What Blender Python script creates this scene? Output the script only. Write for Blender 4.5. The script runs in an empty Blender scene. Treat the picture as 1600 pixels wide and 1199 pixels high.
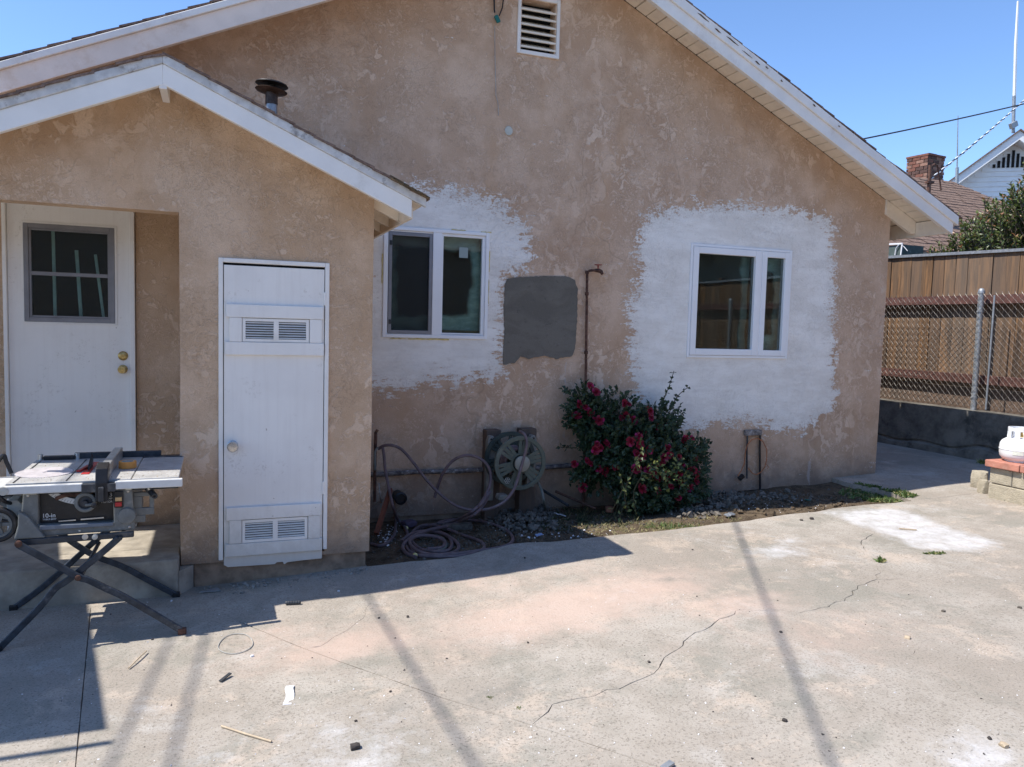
import bpy, bmesh, math, random
from math import radians, sin, cos, pi, atan2, sqrt, tan
from mathutils import Vector, Matrix, noise
from mathutils.geometry import delaunay_2d_cdt
random.seed(7)
C = bpy.context.scene.collection
S = bpy.context.scene

# ------------------------------------------------------------------ camera
YAW, PITCH, ROLL, F = radians(20.7), radians(-4.1), radians(1.52), 1214.0
CX, CY, EYE = 800.0, 599.5, 1.5
fw = Vector((sin(YAW)*cos(PITCH), cos(YAW)*cos(PITCH), sin(PITCH)))
r0 = Vector((cos(YAW), -sin(YAW), 0)); u0 = r0.cross(fw)
RT = cos(ROLL)*r0 + sin(ROLL)*u0
UP = -sin(ROLL)*r0 + cos(ROLL)*u0
EY = Vector((0, 0, EYE))
cd = bpy.data.cameras.new('camera'); cam = bpy.data.objects.new('camera', cd); C.objects.link(cam)
cd.sensor_width = 36.0; cd.lens = 36.0*F/1600.0; cd.clip_start = 0.05; cd.clip_end = 2000
cam.matrix_world = Matrix(((RT.x, UP.x, -fw.x, 0), (RT.y, UP.y, -fw.y, 0), (RT.z, UP.z, -fw.z, EYE), (0, 0, 0, 1)))
S.camera = cam
# ------------------------------------------------------------------ light
W = bpy.data.worlds.new('World'); S.world = W; W.use_nodes = True
SUN = Vector((-0.622, 0.07, 1.0)).normalized()
nt = W.node_tree; nt.nodes.clear()
sky = nt.nodes.new('ShaderNodeTexSky'); sky.sky_type = 'NISHITA'; sky.sun_disc = False
sky.sun_elevation = math.asin(SUN.z); sky.sun_rotation = atan2(SUN.x, SUN.y)
sky.air_density = 1.0; sky.dust_density = 0.2; sky.ozone_density = 6.5; sky.altitude = 1800
bg = nt.nodes.new('ShaderNodeBackground'); bg.inputs[1].default_value = 0.104
wo = nt.nodes.new('ShaderNodeOutputWorld')
nt.links.new(sky.outputs[0], bg.inputs[0]); nt.links.new(bg.outputs[0], wo.inputs[0])
sd = bpy.data.lights.new('sun', 'SUN'); sd.energy = 2.62; sd.angle = radians(0.53); sd.color = (1.0, 0.945, 0.86)
so = bpy.data.objects.new('sun', sd); C.objects.link(so)
so.rotation_euler = (-SUN).to_track_quat('-Z', 'Y').to_euler()
S.view_settings.view_transform = 'Standard'; S.view_settings.look = 'None'
S.view_settings.gamma = 1.0; S.view_settings.exposure = 1.30
try: S.view_settings.use_curve_mapping = False
except Exception: pass

# ------------------------------------------------------------------ helpers
def ray(px, py): return fw + RT*((px-CX)/F) - UP*((py-CY)/F)
def onY(px, py, Y): d = ray(px, py); return EY + d*(Y/d.y)
def onX(px, py, X): d = ray(px, py); return EY + d*(X/d.x)
def onZ(px, py, Z): d = ray(px, py); return EY + d*((Z-EYE)/d.z)

def gz(x, y=0):
    """height of the concrete yard, which rises to the right"""
    pts = [(-50, 0), (-0.1, 0), (0.85, .038), (2.3, .125), (5.2, .135), (6.1, .175), (7.7, .21), (60, .25)]
    for (a, za), (b, zb) in zip(pts, pts[1:]):
        if x <= b:
            t = (x-a)/(b-a); return za+(zb-za)*t
    return .25
def onG(px, py):
    z = 0.05
    for _ in range(8):
        p = onZ(px, py, z); z = gz(p.x)
    return Vector((p.x, p.y, z))

def tag(o, label=None, cat=None, group=None, kind=None):
    if label: o['label'] = label
    if cat: o['category'] = cat
    if group: o['group'] = group
    if kind: o['kind'] = kind
    return o
def thing(name, label, cat, loc=(0, 0, 0), group=None, rz=0):
    o = bpy.data.objects.new(name, None); C.objects.link(o); o.location = loc; o.rotation_euler = (0, 0, rz)
    o.empty_display_size = 0.1
    return tag(o, label, cat, group)

class MB:
    def __init__(s): s.v = []; s.f = []; s.m = []; s.mi = 0
    def add(s, vs, fs, M=None):
        b = len(s.v)
        s.v += [tuple(M @ Vector(v)) if M else tuple(v) for v in vs]
        for f in fs: s.f.append(tuple(i+b for i in f)); s.m.append(s.mi)
        return s
    def box(s, a, b, M=None):
        x0, y0, z0 = a; x1, y1, z1 = b
        return s.add([(x0,y0,z0),(x1,y0,z0),(x1,y1,z0),(x0,y1,z0),(x0,y0,z1),(x1,y0,z1),(x1,y1,z1),(x0,y1,z1)],
            [(0,3,2,1),(4,5,6,7),(0,1,5,4),(1,2,6,5),(2,3,7,6),(3,0,4,7)], M)
    def prism(s, pts, ax, a, b, M=None):
        """polygon pts in the plane across axis ax ('x','y','z'), extruded from a to b"""
        def w(p, t): return {'x': (t, p[0], p[1]), 'y': (p[0], t, p[1]), 'z': (p[0], p[1], t)}[ax]
        n = len(pts); vs = [w(p, a) for p in pts]+[w(p, b) for p in pts]
        fs = [tuple(range(n)), tuple(range(2*n-1, n-1, -1))]+[(i, i+n, (i+1) % n+n, (i+1) % n) for i in range(n)]
        return s.add(vs, fs, M)
    def bar(s, p, q, w, h, up=(0, 0, 1)):
        """rectangular bar p->q, w across, h along up"""
        p = Vector(p); q = Vector(q); d = (q-p).normalized(); u = Vector(up)
        a = d.cross(u).normalized(); u = a.cross(d)
        vs = [tuple(c+a*(i*w/2)+u*(j*h/2)) for c in (p, q) for i, j in ((-1,-1),(1,-1),(1,1),(-1,1))]
        return s.add(vs, [(0,1,2,3),(7,6,5,4),(0,4,5,1),(1,5,6,2),(2,6,7,3),(3,7,4,0)])
    def tube(s, pts, r, n=8, cap=True):
        pts = [Vector(p) for p in pts]; m = len(pts)
        rs = r if isinstance(r, (list, tuple)) else [r]*m
        t0 = (pts[1]-pts[0]).normalized()
        a = t0.orthogonal().normalized(); vs = []
        for i, p in enumerate(pts):
            t = (pts[min(i+1, m-1)]-pts[max(i-1, 0)]).normalized()
            a = (a-t*a.dot(t)); a = a.normalized() if a.length > 1e-6 else t.orthogonal().normalized()
            b = t.cross(a)
            vs += [tuple(p+(a*cos(2*pi*k/n)+b*sin(2*pi*k/n))*rs[i]) for k in range(n)]
        fs = [(i*n+k, i*n+(k+1) % n, (i+1)*n+(k+1) % n, (i+1)*n+k) for i in range(m-1) for k in range(n)]
        if cap: fs += [tuple(range(n-1, -1, -1)), tuple(range((m-1)*n, m*n))]
        return s.add(vs, fs)
    def lathe(s, prof, n=24, M=None):
        """prof: (r, z) list revolved about z"""
        vs = [(r*cos(2*pi*k/n), r*sin(2*pi*k/n), z) for r, z in prof for k in range(n)]
        fs = [(i*n+k, i*n+(k+1) % n, (i+1)*n+(k+1) % n, (i+1)*n+k) for i in range(len(prof)-1) for k in range(n)]
        fs += [tuple(range(n-1, -1, -1)), tuple(range((len(prof)-1)*n, len(prof)*n))]
        return s.add(vs, fs, M)
    def ring(s, r0_, r1_, a, b, n=40, M=None):
        return s.ringp(r0_, r1_, a, b, n, M)
    def ringp(s, ri, ro, a, b, n, M):
        vs = []
        for r, z in ((ri, a), (ro, a), (ro, b), (ri, b)): vs += [(r*cos(2*pi*k/n), r*sin(2*pi*k/n), z) for k in range(n)]
        fs = [(i*n+k, i*n+(k+1) % n, ((i+1) % 4)*n+(k+1) % n, ((i+1) % 4)*n+k) for i in range(4) for k in range(n)]
        return s.add(vs, fs, M)
    def mesh(s, name, mats):
        me = bpy.data.meshes.new(name); me.from_pydata(s.v, [], s.f)
        for m in (mats if isinstance(mats, (list, tuple)) else [mats]): me.materials.append(m)
        if any(s.m): me.polygons.foreach_set('material_index', s.m)
        bm = bmesh.new(); bm.from_mesh(me); bmesh.ops.recalc_face_normals(bm, faces=bm.faces); bm.to_mesh(me); bm.free()
        me.update(); return me
    def build(s, name, mats, parent=None, smooth=False, bevel=0, seg=2, **kw):
        me = s.mesh(name, mats); o = bpy.data.objects.new(name, me); C.objects.link(o)
        if parent: o.parent = parent; o.matrix_parent_inverse = pinv(parent)
        if bevel:
            b = o.modifiers.new('bevel', 'BEVEL'); b.width = bevel; b.segments = seg; b.limit_method = 'ANGLE'; b.angle_limit = radians(35)
        if smooth: shade(me, 40)
        tag(o, **kw); return o
def pinv(p):
    M = Matrix.Translation(p.location) @ p.rotation_euler.to_matrix().to_4x4()
    q = p.parent
    return M.inverted()
def shade(me, ang=40):
    me.polygons.foreach_set('use_smooth', [True]*len(me.polygons))
    try: me.set_sharp_from_angle(angle=radians(ang))
    except Exception: pass
def inst(me, name, M, parent=None, **kw):
    o = bpy.data.objects.new(name, me); C.objects.link(o)
    if parent: o.parent = parent; o.matrix_parent_inverse = pinv(parent)
    o.matrix_basis = M; tag(o, **kw); return o

# ------------------------------------------------------------------ materials
class NT:
    def __init__(s, name):
        s.m = bpy.data.materials.new(name); s.m.use_nodes = True; s.t = s.m.node_tree; s.t.nodes.clear()
        s.out = s.n('OutputMaterial'); s.co = s.n('TexCoord').outputs['Object']
    def n(s, typ, **kw):
        x = s.t.nodes.new('ShaderNode'+typ)
        for k, v in kw.items(): setattr(x, k, v)
        return x
    def l(s, a, b): s.t.links.new(a, b)
    def put(s, sock, v):
        if hasattr(v, 'links') or hasattr(v, 'is_output'): s.l(v, sock)
        elif v is not None:
            if isinstance(v, (tuple, list)) and len(v) == 3 and sock.type == 'RGBA': v = (*v, 1)
            sock.default_value = v
    def noise(s, scale, detail=4, rough=.55, co=None, dist=0, dim='3D'):
        x = s.n('TexNoise'); x.inputs['Scale'].default_value = scale; x.inputs['Detail'].default_value = detail
        x.inputs['Roughness'].default_value = rough; x.inputs['Distortion'].default_value = dist
        s.l(co or s.co, x.inputs['Vector']); return x.outputs['Fac']
    def noisec(s, scale, co=None, detail=2):
        x = s.n('TexNoise'); x.inputs['Scale'].default_value = scale; x.inputs['Detail'].default_value = detail
        s.l(co or s.co, x.inputs['Vector']); return x.outputs['Color']
    def warp(s, scale, amt, co=None):
        c = s.noisec(scale, co)
        a = s.n('VectorMath', operation='SUBTRACT'); s.l(c, a.inputs[0]); a.inputs[1].default_value = (.5, .5, .5)
        b = s.n('VectorMath', operation='SCALE'); s.l(a.outputs[0], b.inputs[0]); b.inputs['Scale'].default_value = amt
        d = s.n('VectorMath', operation='ADD'); s.l(b.outputs[0], d.inputs[0]); s.l(co or s.co, d.inputs[1]); return d.outputs[0]
    def stretch(s, v, co=None):
        a = s.n('VectorMath', operation='MULTIPLY'); s.l(co or s.co, a.inputs[0]); a.inputs[1].default_value = v; return a.outputs[0]
    def ramp(s, f, a, b, lo=0.0, hi=1.0):
        x = s.n('MapRange'); x.interpolation_type = 'SMOOTHSTEP'
        s.put(x.inputs['Value'], f)
        for k, v in (('From Min', a), ('From Max', b), ('To Min', lo), ('To Max', hi)): x.inputs[k].default_value = v
        return x.outputs['Result']
    def math(s, op, a, b=None, c=None):
        x = s.n('Math', operation=op)
        for i, v in enumerate((a, b, c)):
            if v is not None: s.put(x.inputs[i], v)
        return x.outputs[0]
    def mix(s, f, a, b, bt='MIX'):
        x = s.n('Mix', data_type='RGBA', blend_type=bt); s.put(x.inputs[0], f)
        s.put(x.inputs[6], a); s.put(x.inputs[7], b); return x.outputs[2]
    def attr(s, name, vec=False):
        x = s.n('Attribute'); x.attribute_name = name; return x.outputs['Color'] if vec else x.outputs['Fac']
    def sep(s, v):
        x = s.n('SeparateXYZ'); s.l(v, x.inputs[0]); return x.outputs
    def rnd(s): return s.n('ObjectInfo').outputs['Random']
    def bump(s, h, strength, dist=.01, nrm=None):
        x = s.n('Bump'); x.inputs['Strength'].default_value = strength; x.inputs['Distance'].default_value = dist
        s.put(x.inputs['Height'], h)
        if nrm: s.l(nrm, x.inputs['Normal'])
        return x.outputs[0]
    def bsdf(s, col, rough=.8, metal=0, nrm=None, spec=.4, **kw):
        x = s.n('BsdfPrincipled'); s.put(x.inputs['Base Color'], col); s.put(x.inputs['Roughness'], rough)
        s.put(x.inputs['Metallic'], metal); x.inputs['Specular IOR Level'].default_value = spec
        if nrm: s.l(nrm, x.inputs['Normal'])
        for k, v in kw.items(): s.put(x.inputs[k], v)
        s.l(x.outputs[0], s.out.inputs[0]); return x
MAT = {}
def plain(name, col, rough=.7, metal=0, var=.12, scale=14, bump=.15, dirt=None, dirtamt=.5, spec=.4, bscale=60, bdist=.004):
    """painted / moulded / metal surface with grain, unevenness and wear"""
    if name in MAT: return MAT[name]
    n = NT(name)
    a = n.noise(scale, 5, .6); b = n.noise(scale*6, 3)
    f = n.math('MULTIPLY', n.math('SUBTRACT', a, .5), var*3)
    dk = tuple(c*(1-var*1.5) for c in col); lt = tuple(min(1, c*(1+var)) for c in col)
    c = n.mix(n.ramp(a, .3, .7), dk, lt)
    if dirt:
        m = n.ramp(n.noise(scale*.6, 8, .7), .55, .68, 0, dirtamt); c = n.mix(m, c, dirt)
    n.bsdf(c, n.ramp(b, .2, .8, max(.05, rough-.1), min(1, rough+.1)), metal, n.bump(n.noise(bscale, 4), bump, bdist), spec)
    MAT[name] = n.m; return n.m

def mk_stucco(name, base, light, dark, prime=False):
    n = NT(name); co = n.co
    w = n.warp(9, .13)
    big = n.noise(1.3, 4, .6)
    isl = n.noise(19, 5.0, .66, n.warp(26, .03, w), .9)
    thr = n.ramp(big, .35, .65, .045, -.05)
    isb = n.noise(9.5, 5.0, .62, n.warp(14, .06, n.stretch((1, 1, .7), w)), .5)
    isl = n.math('ADD', n.math('MULTIPLY', isl, n.ramp(n.noise(.9, 3), .42, .58)), n.math('MULTIPLY', isb, n.ramp(n.noise(.9, 3), .42, .58, 1, 0)))
    i1 = n.ramp(n.math('ADD', isl, thr), .53, .60)
    sw = n.noise(46, 3, .55, n.warp(22, .06), .8)
    i2 = n.math('MULTIPLY', n.ramp(sw, .53, .58), n.ramp(n.noise(2.6, 3), .44, .60, 0, .8))
    rdg = n.math('ABSOLUTE', n.math('SUBTRACT', n.noise(24, 3, .6, w, .8), .5))
    squig = n.math('MULTIPLY', n.ramp(rdg, .0, .022, 1, 0), n.ramp(n.noise(3.3, 4), .44, .58))
    island = n.math('MAXIMUM', i1, i2)
    fine = n.noise(170, 3, .6); grit = n.noise(420, 2, .7)
    c = n.mix(n.ramp(big, .3, .7), dark, base)
    c = n.mix(n.ramp(n.noise(3.1, 5, .65), .42, .68, 0, .55), c, tuple(v*1.07 for v in light))
    c = n.mix(n.math('MULTIPLY', island, n.ramp(n.noise(2.1, 4), .36, .60, .38, 1.0)), c, light)
    c = n.mix(n.math('MULTIPLY', squig, .24), c, tuple(v*.55 for v in base))  # furrow lines darkened in colour for the shading their relief would show
    c = n.mix(n.ramp(fine, .35, .7, .24, 0), c, tuple(v*.62 for v in base))
    # yellow-brown weathering in soft streaks down from the eaves
    st = n.noise(3.5, 4, .6, n.stretch((1, 1, .22)))
    c = n.mix(n.ramp(st, .5, .72, 0, .32), c, (base[0]*.93, base[1]*.83, base[2]*.68))
    h = n.math('ADD', n.math('SUBTRACT', n.math('MULTIPLY', island, .8), n.math('MULTIPLY', squig, .5)), n.math('ADD', n.math('MULTIPLY', fine, .5), n.math('MULTIPLY', grit, .25)))
    z = n.sep(co)[2]
    # hairline cracks
    ve = n.n('TexVoronoi'); ve.feature = 'DISTANCE_TO_EDGE'; ve.inputs['Scale'].default_value = .8; n.l(n.warp(3.5, .22), ve.inputs['Vector'])
    hc_ = n.math('MULTIPLY', n.ramp(ve.outputs['Distance'], .0, .0045, 1, 0), n.ramp(n.noise(1.1, 4), .50, .58)); c = n.mix(n.math('MULTIPLY', hc_, .28), c, tuple(v*.4 for v in base))
    # splash dirt near the ground
    dz = n.math('ADD', z, n.math('MULTIPLY', n.noise(4, 5, .7), -.55))
    c = n.mix(n.ramp(dz, -.22, .14, .62, 0), c, (.12, .10, .09))
    rough = .93
    if prime:
        v = n.attr('prime')
        e1 = n.noise(52, 5, .8, n.warp(9, .04, n.stretch((.6, 1, 1.5))))
        e2 = n.noise(11, 6, .72, n.stretch((.8, 1, 1.2)))
        rag = n.ramp(n.noise(1.9, 3), .38, .62, .35, 1.9)
        m = n.math('ADD', v, n.math('MULTIPLY', n.math('MULTIPLY', n.math('SUBTRACT', e1, .5), rag), 1.3))
        stk = n.noise(26, 3, .6, n.stretch((.22, 1, 1.5), n.warp(2, .12)))
        m = n.math('ADD', m, n.math('MULTIPLY', n.math('SUBTRACT', stk, .5), n.ramp(n.noise(1.4, 2), .40, .60, .2, 1.6)))
        m = n.math('ADD', m, n.math('MULTIPLY', n.math('SUBTRACT', e2, .5), 1.3))
        m = n.math('ADD', m, n.math('MULTIPLY', n.math('SUBTRACT', island, .5), .22))
        mk = n.ramp(m, .485, .53)
        pc = n.mix(n.ramp(n.noise(5, 6, .7, n.stretch((.35, 1, 1))), .38, .62), (.80, .745, .67), (.92, .875, .805))
        pc = n.mix(n.ramp(n.noise(26, 5, .7, n.stretch((.5, 1, 2))), .60, .72, 0, .35), pc, (.56, .50, .44))
        thin = n.ramp(m, .53, .95, .5, 0)
        pc = n.mix(n.math('MULTIPLY', thin, n.ramp(n.noise(70, 4, .7), .4, .62)), pc, (.50, .43, .375))
        c = n.mix(mk, c, pc)
        # scraped drips and stray splashes of primer
        d = n.attr('drip')
        dm = n.ramp(n.math('ADD', d, n.math('MULTIPLY', n.noise(40, 5, .7, n.stretch((1, 1, .25))), .9)), .98, 1.06, 0, .5)
        c = n.mix(dm, c, (.58, .52, .48))
        h = n.math('MULTIPLY', h, n.math('SUBTRACT', 1.0, n.math('MULTIPLY', mk, .35)))
        rough = .85
    n.bsdf(c, rough, 0, n.bump(h, .6, .007), .2)
    return n.m
M_STUC = mk_stucco('stucco', (.60, .415, .285), (.78, .585, .435), (.54, .355, .235), True)
M_STUC2 = mk_stucco('stucco_porch', (.60, .42, .28), (.78, .59, .43), (.54, .36, .225))

def mk_concrete():
    n = NT('old_concrete'); co = n.co
    a = n.noise(.9, 6, .65); b = n.noise(5, 6, .7); g = n.noise(95, 3, .65); g2 = n.noise(230, 2, .7)
    c = n.mix(n.ramp(a, .35, .65), (.325, .284, .238), (.425, .385, .333))
    c = n.mix(n.ramp(b, .4, .68, 0, .6), c, (.29, .255, .21))
    c = n.mix(n.ramp(n.noise(1.7, 7, .75, n.warp(2, .5)), .49, .62, 0, .6), c, (.245, .235, .195))
    c = n.mix(n.ramp(n.noise(2.9, 7, .75, n.warp(2.4, .3)), .53, .64, 0, .6), c, (.50, .41, .33))
    c = n.mix(n.ramp(n.noise(2.2, 5, .7, n.warp(3, .2)), .56, .7, 0, .35), c, (.55, .53, .50))
    # exposed sand grains
    c = n.mix(n.ramp(g, .52, .66, 0, .7), c, (.17, .15, .125))
    c = n.mix(n.math('MULTIPLY', n.ramp(n.noise(60, 4, .8), .56, .66), n.ramp(n.noise(2.3, 4), .45, .6)), c, (.25, .22, .185))
    c = n.mix(n.ramp(g2, .62, .72, 0, .5), c, (.62, .58, .52))
    v = n.sep(n.attr('stain', True))
    nz = n.math('MULTIPLY', n.math('SUBTRACT', n.noise(6, 7, .75, n.warp(4, .15)), .5), 1.3)
    pk = n.ramp(n.math('ADD', v[1], nz), .10, .95, 0, .62); c = n.mix(pk, c, (.56, .41, .335))
    nd = n.math('MULTIPLY', n.math('SUBTRACT', n.noise(14, 7, .8), .5), 1.5)
    dk = n.ramp(n.math('ADD', v[2], nd), .4, .9, 0, .62); c = n.mix(dk, c, (.20, .19, .165))
    nw = n.math('MULTIPLY', n.math('SUBTRACT', n.noise(9, 8, .78, n.warp(6, .1)), .5), 1.9)
    wh = n.ramp(n.math('ADD', v[0], nw), .30, 1.25, 0, .80); c = n.mix(wh, c, (.64, .64, .65))
    # sparse paint specks
    vo = n.n('TexVoronoi'); vo.inputs['Scale'].default_value = 26; n.l(n.warp(30, .03), vo.inputs['Vector'])
    sp = n.math('MULTIPLY', n.ramp(vo.outputs['Distance'], .05, .10, 1, 0), n.ramp(n.noise(3, 3), .52, .62))
    c = n.mix(sp, c, (.72, .70, .68))
    vo2 = n.n('TexVoronoi'); vo2.inputs['Scale'].default_value = 17; n.l(n.warp(24, .04), vo2.inputs['Vector'])
    sp2 = n.math('MULTIPLY', n.ramp(vo2.outputs['Distance'], .04, .075, 1, 0), n.ramp(n.noise(4, 3), .56, .62))
    c = n.mix(n.math('MULTIPLY', sp2, .8), c, (.09, .075, .06))
    gr = n.attr('groove'); c = n.mix(n.ramp(n.math('ADD', gr, n.math('MULTIPLY', n.noise(60, 3), .25)), .42, .85, 0, .85), c, (.09, .075, .06))
    h = n.math('ADD', n.math('MULTIPLY', g, .7), n.math('ADD', n.math('MULTIPLY', g2, .3), n.math('MULTIPLY', b, 1.2)))
    n.bsdf(c, .9, 0, n.bump(h, .5, .005), .25)
    return n.m
M_CONC = mk_concrete()
def mk_soil():
    n = NT('soil')
    c = n.mix(n.ramp(n.noise(9, 7, .7), .35, .65), (.075, .055, .038), (.16, .12, .08))
    c = n.mix(n.ramp(n.noise(70, 4, .7), .58, .68, 0, .7), c, (.36, .31, .25))
    n.bsdf(c, .97, 0, n.bump(n.noise(45, 6, .7), .9, .02), .1); return n.m
M_SOIL = mk_soil()
def mk_wood(name, a, b, dark, axis=2, rough=.8, sc=1.0, knots=True):
    n = NT(name); k = n.rnd()
    off = n.n('VectorMath', operation='SCALE'); cv = n.n('CombineXYZ')
    n.put(cv.inputs[0], n.math('MULTIPLY', k, 37.0)); n.put(cv.inputs[1], n.math('MULTIPLY', k, 91.0)); n.put(cv.inputs[2], n.math('MULTIPLY', k, 53.0))
    ad = n.n('VectorMath', operation='ADD'); n.l(n.co, ad.inputs[0]); n.l(cv.outputs[0], ad.inputs[1]); co = ad.outputs[0]
    st = [1, 1, 1]; st[axis] = .07
    s1 = n.stretch(tuple(st), n.warp(3, .05, co))
    gr = n.noise(60*sc, 4, .6, s1); br = n.noise(11*sc, 4, .6, s1)
    c = n.mix(n.ramp(br, .38, .62), a, b)
    c = n.mix(n.ramp(gr, .45, .62, 0, .55), c, dark)
    st2 = [1, 1, 1]; st2[axis] = .3
    bl = n.noise(5.5*sc, 5, .65, n.stretch(tuple(st2), co))
    c = n.mix(n.ramp(bl, .54, .66, 0, .75), c, tuple(v*.55 for v in dark))
    c = n.mix(n.ramp(n.math('FRACT', n.math('MULTIPLY', k, 7.3)), 0, 1, 0, .5), c, (.17, .14, .115)); c = n.mix(n.ramp(n.math('FRACT', n.math('MULTIPLY', k, 13.7)), .3, 1, 0, .4), c, (.10, .065, .045))
    n.bsdf(c, rough, 0, n.bump(gr, .4, .004), .25); return n.m
M_FENCE = mk_wood('weathered_redwood', (.29, .155, .068), (.15, .092, .052), (.045, .028, .02))
M_STAKE = mk_wood('dark_timber', (.16, .085, .05), (.10, .055, .035), (.04, .025, .02))
M_WHITE = plain('white_paint', (.86, .83, .78), .45, var=.03, scale=5, bump=.12, dirt=(.56, .52, .46), dirtamt=.34, bscale=25)
M_FASCIA = plain('fascia_paint', (.82, .78, .73), .5, var=.04, scale=6, bump=.2, dirt=(.52, .44, .37), dirtamt=.35, bscale=35)
M_SOFFIT = plain('soffit_cream_paint', (.86, .76, .63), .6, var=.05, scale=5, bump=.2, dirt=(.48, .38, .28), dirtamt=.3, bscale=30)
M_PEACH = plain('faded_peach_paint', (.83, .70, .60), .55, var=.05, scale=6, bump=.25, dirt=(.60, .42, .28), dirtamt=.4)
M_VINYL = plain('vinyl_window', (.87, .86, .85), .35, var=.02, scale=4, bump=.04)
M_FLASH = plain('worn_edge_metal', (.60, .59, .57), .5, var=.14, scale=16, bump=.3, dirt=(.13, .10, .08), dirtamt=.8)
M_SHING = None
def mk_shingle():
    n = NT('brown_shingle'); k = n.rnd()
    c = n.mix(n.ramp(n.noise(30, 3), .35, .65), (.17, .115, .09), (.27, .19, .155))
    c = n.mix(n.ramp(n.noise(200, 2), .45, .6, 0, .6), c, (.10, .07, .055))
    n.bsdf(c, .95, 0, n.bump(n.noise(250, 2), .5, .004), .1); return n.m
M_SHING = mk_shingle()
M_GREY = plain('saw_grey_plastic', (.17, .175, .165), .5, var=.10, scale=18, bump=.25, dirt=(.42, .40, .36), dirtamt=.35)
M_DGREY = plain('dark_grey_steel', (.055, .06, .068), .45, .3, var=.2, scale=18, bump=.2, dirt=(.28, .27, .25), dirtamt=.4)
M_BLACK = plain('black_plastic', (.02, .02, .022), .4, var=.2, bump=.1, dirt=(.14, .13, .12), dirtamt=.25)
M_ALU = plain('dusty_aluminium', (.58, .58, .56), .38, .75, var=.08, scale=20, bump=.15, dirt=(.36, .33, .29), dirtamt=.35)
M_TABLE = plain('cast_table_top', (.52, .51, .49), .42, .15, var=.12, scale=12, bump=.15, dirt=(.28, .25, .22), dirtamt=.4)
M_RAIL = plain('pale_rail', (.66, .66, .64), .4, .05, var=.06, scale=14, bump=.12, dirt=(.4, .37, .33), dirtamt=.3)
M_BLADE = plain('saw_blade_steel', (.70, .65, .66), .40, .25, var=.1, scale=30, bump=.05, dirt=(.45, .30, .26), dirtamt=.3)
M_RED = plain('red_plastic', (.50, .035, .03), .45, var=.1)
M_YEL = plain('tan_plastic', (.62, .40, .18), .5, var=.1)
M_ORANGE = plain('orange_masking_tape', (.80, .34, .08), .6, var=.06, scale=30)
M_BRASS = plain('aged_brass', (.55, .40, .16), .35, .9, var=.2, scale=60)
M_STEEL = plain('satin_steel', (.55, .53, .50), .32, .9, var=.1, scale=60)
M_RUST = plain('rusted_pipe', (.13, .065, .045), .75, .2, var=.35, scale=30, bump=.5, dirt=(.30, .18, .12), dirtamt=.5)
M_GALV = plain('galvanised_steel', (.33, .35, .37), .5, .55, var=.14, scale=28, bump=.2, dirt=(.62, .63, .64), dirtamt=.4)
M_MESHW = plain('chain_link_wire', (.29, .265, .235), .5, .4, var=.15, scale=30)
M_REDRAIL = plain('redwood_stain_rail', (.11, .048, .038), .75, var=.2, scale=20, bump=.3, dirt=(.30, .16, .12), dirtamt=.4)
M_HOSE = plain('purple_brown_hose', (.17, .12, .122), .55, var=.15, scale=16, bump=.1, dirt=(.33, .27, .25), dirtamt=.4)
M_HOSE2 = plain('grey_green_hose', (.15, .155, .135), .6, var=.15, scale=16, bump=.1)
M_REEL = plain('faded_green_plastic', (.10, .115, .09), .6, var=.10, scale=16, bump=.2, dirt=(.22, .23, .20), dirtamt=.3)
M_REELD = plain('dark_green_plastic', (.045, .06, .05), .6, var=.15, scale=16, bump=.2)
M_BEIGE = plain('beige_plastic', (.50, .48, .42), .55, var=.06, scale=12, bump=.1, dirt=(.25, .22, .18), dirtamt=.4)
M_FLUE = plain('scorched_flue', (.075, .05, .04), .5, .6, var=.3, scale=40, bump=.3, dirt=(.20, .14, .10), dirtamt=.5)
M_FLUEB = plain('flue_base_steel', (.32, .32, .33), .4, .7, var=.2, scale=40, dirt=(.12, .08, .06), dirtamt=.6)
M_CAPBRICK = plain('red_cap_brick', (.46, .20, .145), .85, var=.12, scale=14, bump=.35, dirt=(.55, .36, .28), dirtamt=.4)
M_BLOCK = plain('tan_split_block', (.42, .37, .28), .92, var=.12, scale=12, bump=.8, dirt=(.30, .26, .20), dirtamt=.5, bscale=90, bdist=.01)
M_RWALL = plain('old_retaining_concrete', (.17, .155, .13), .95, var=.3, scale=5, bump=.9, dirt=(.05, .048, .042), dirtamt=.85, bscale=30, bdist=.015)
M_STEP = plain('step_concrete', (.37, .33, .27), .9, var=.2, scale=7, bump=.5, dirt=(.23, .20, .16), dirtamt=.6)
M_FOUND = plain('foundation_band', (.30, .215, .15), .9, var=.25, scale=9, bump=.6, dirt=(.14, .09, .07), dirtamt=.6)
M_PATCH = plain('grey_cement_patch', (.155, .14, .118), .95, var=.07, scale=22, bump=.9, bscale=120, bdist=.006, dirt=(.17, .155, .14), dirtamt=.3)
def mk_patch():
    n = NT('grey_cement_patch')
    tw = n.noise(7, 4, .6, n.stretch((.3, 1, 1), n.warp(2.5, .5))); g = n.noise(120, 4, .7); g2 = n.noise(40, 4, .7)
    c = n.mix(n.ramp(tw, .38, .62), (.145, .132, .11), (.178, .161, .136))
    c = n.mix(n.ramp(g, .56, .68, 0, .5), c, (.26, .24, .21)); c = n.mix(n.ramp(g2, .58, .7, 0, .5), c, (.09, .082, .07))
    n.bsdf(c, .95, 0, n.bump(n.math('ADD', n.math('MULTIPLY', tw, 2.0), n.math('ADD', g2, n.math('MULTIPLY', g, .4))), .8, .006), .15); return n.m
M_PATCH = mk_patch()
M_RUBBLE = plain('broken_mortar', (.30, .28, .25), .95, var=.25, scale=20, bump=.7, dirt=(.17, .15, .13), dirtamt=.5)
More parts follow.
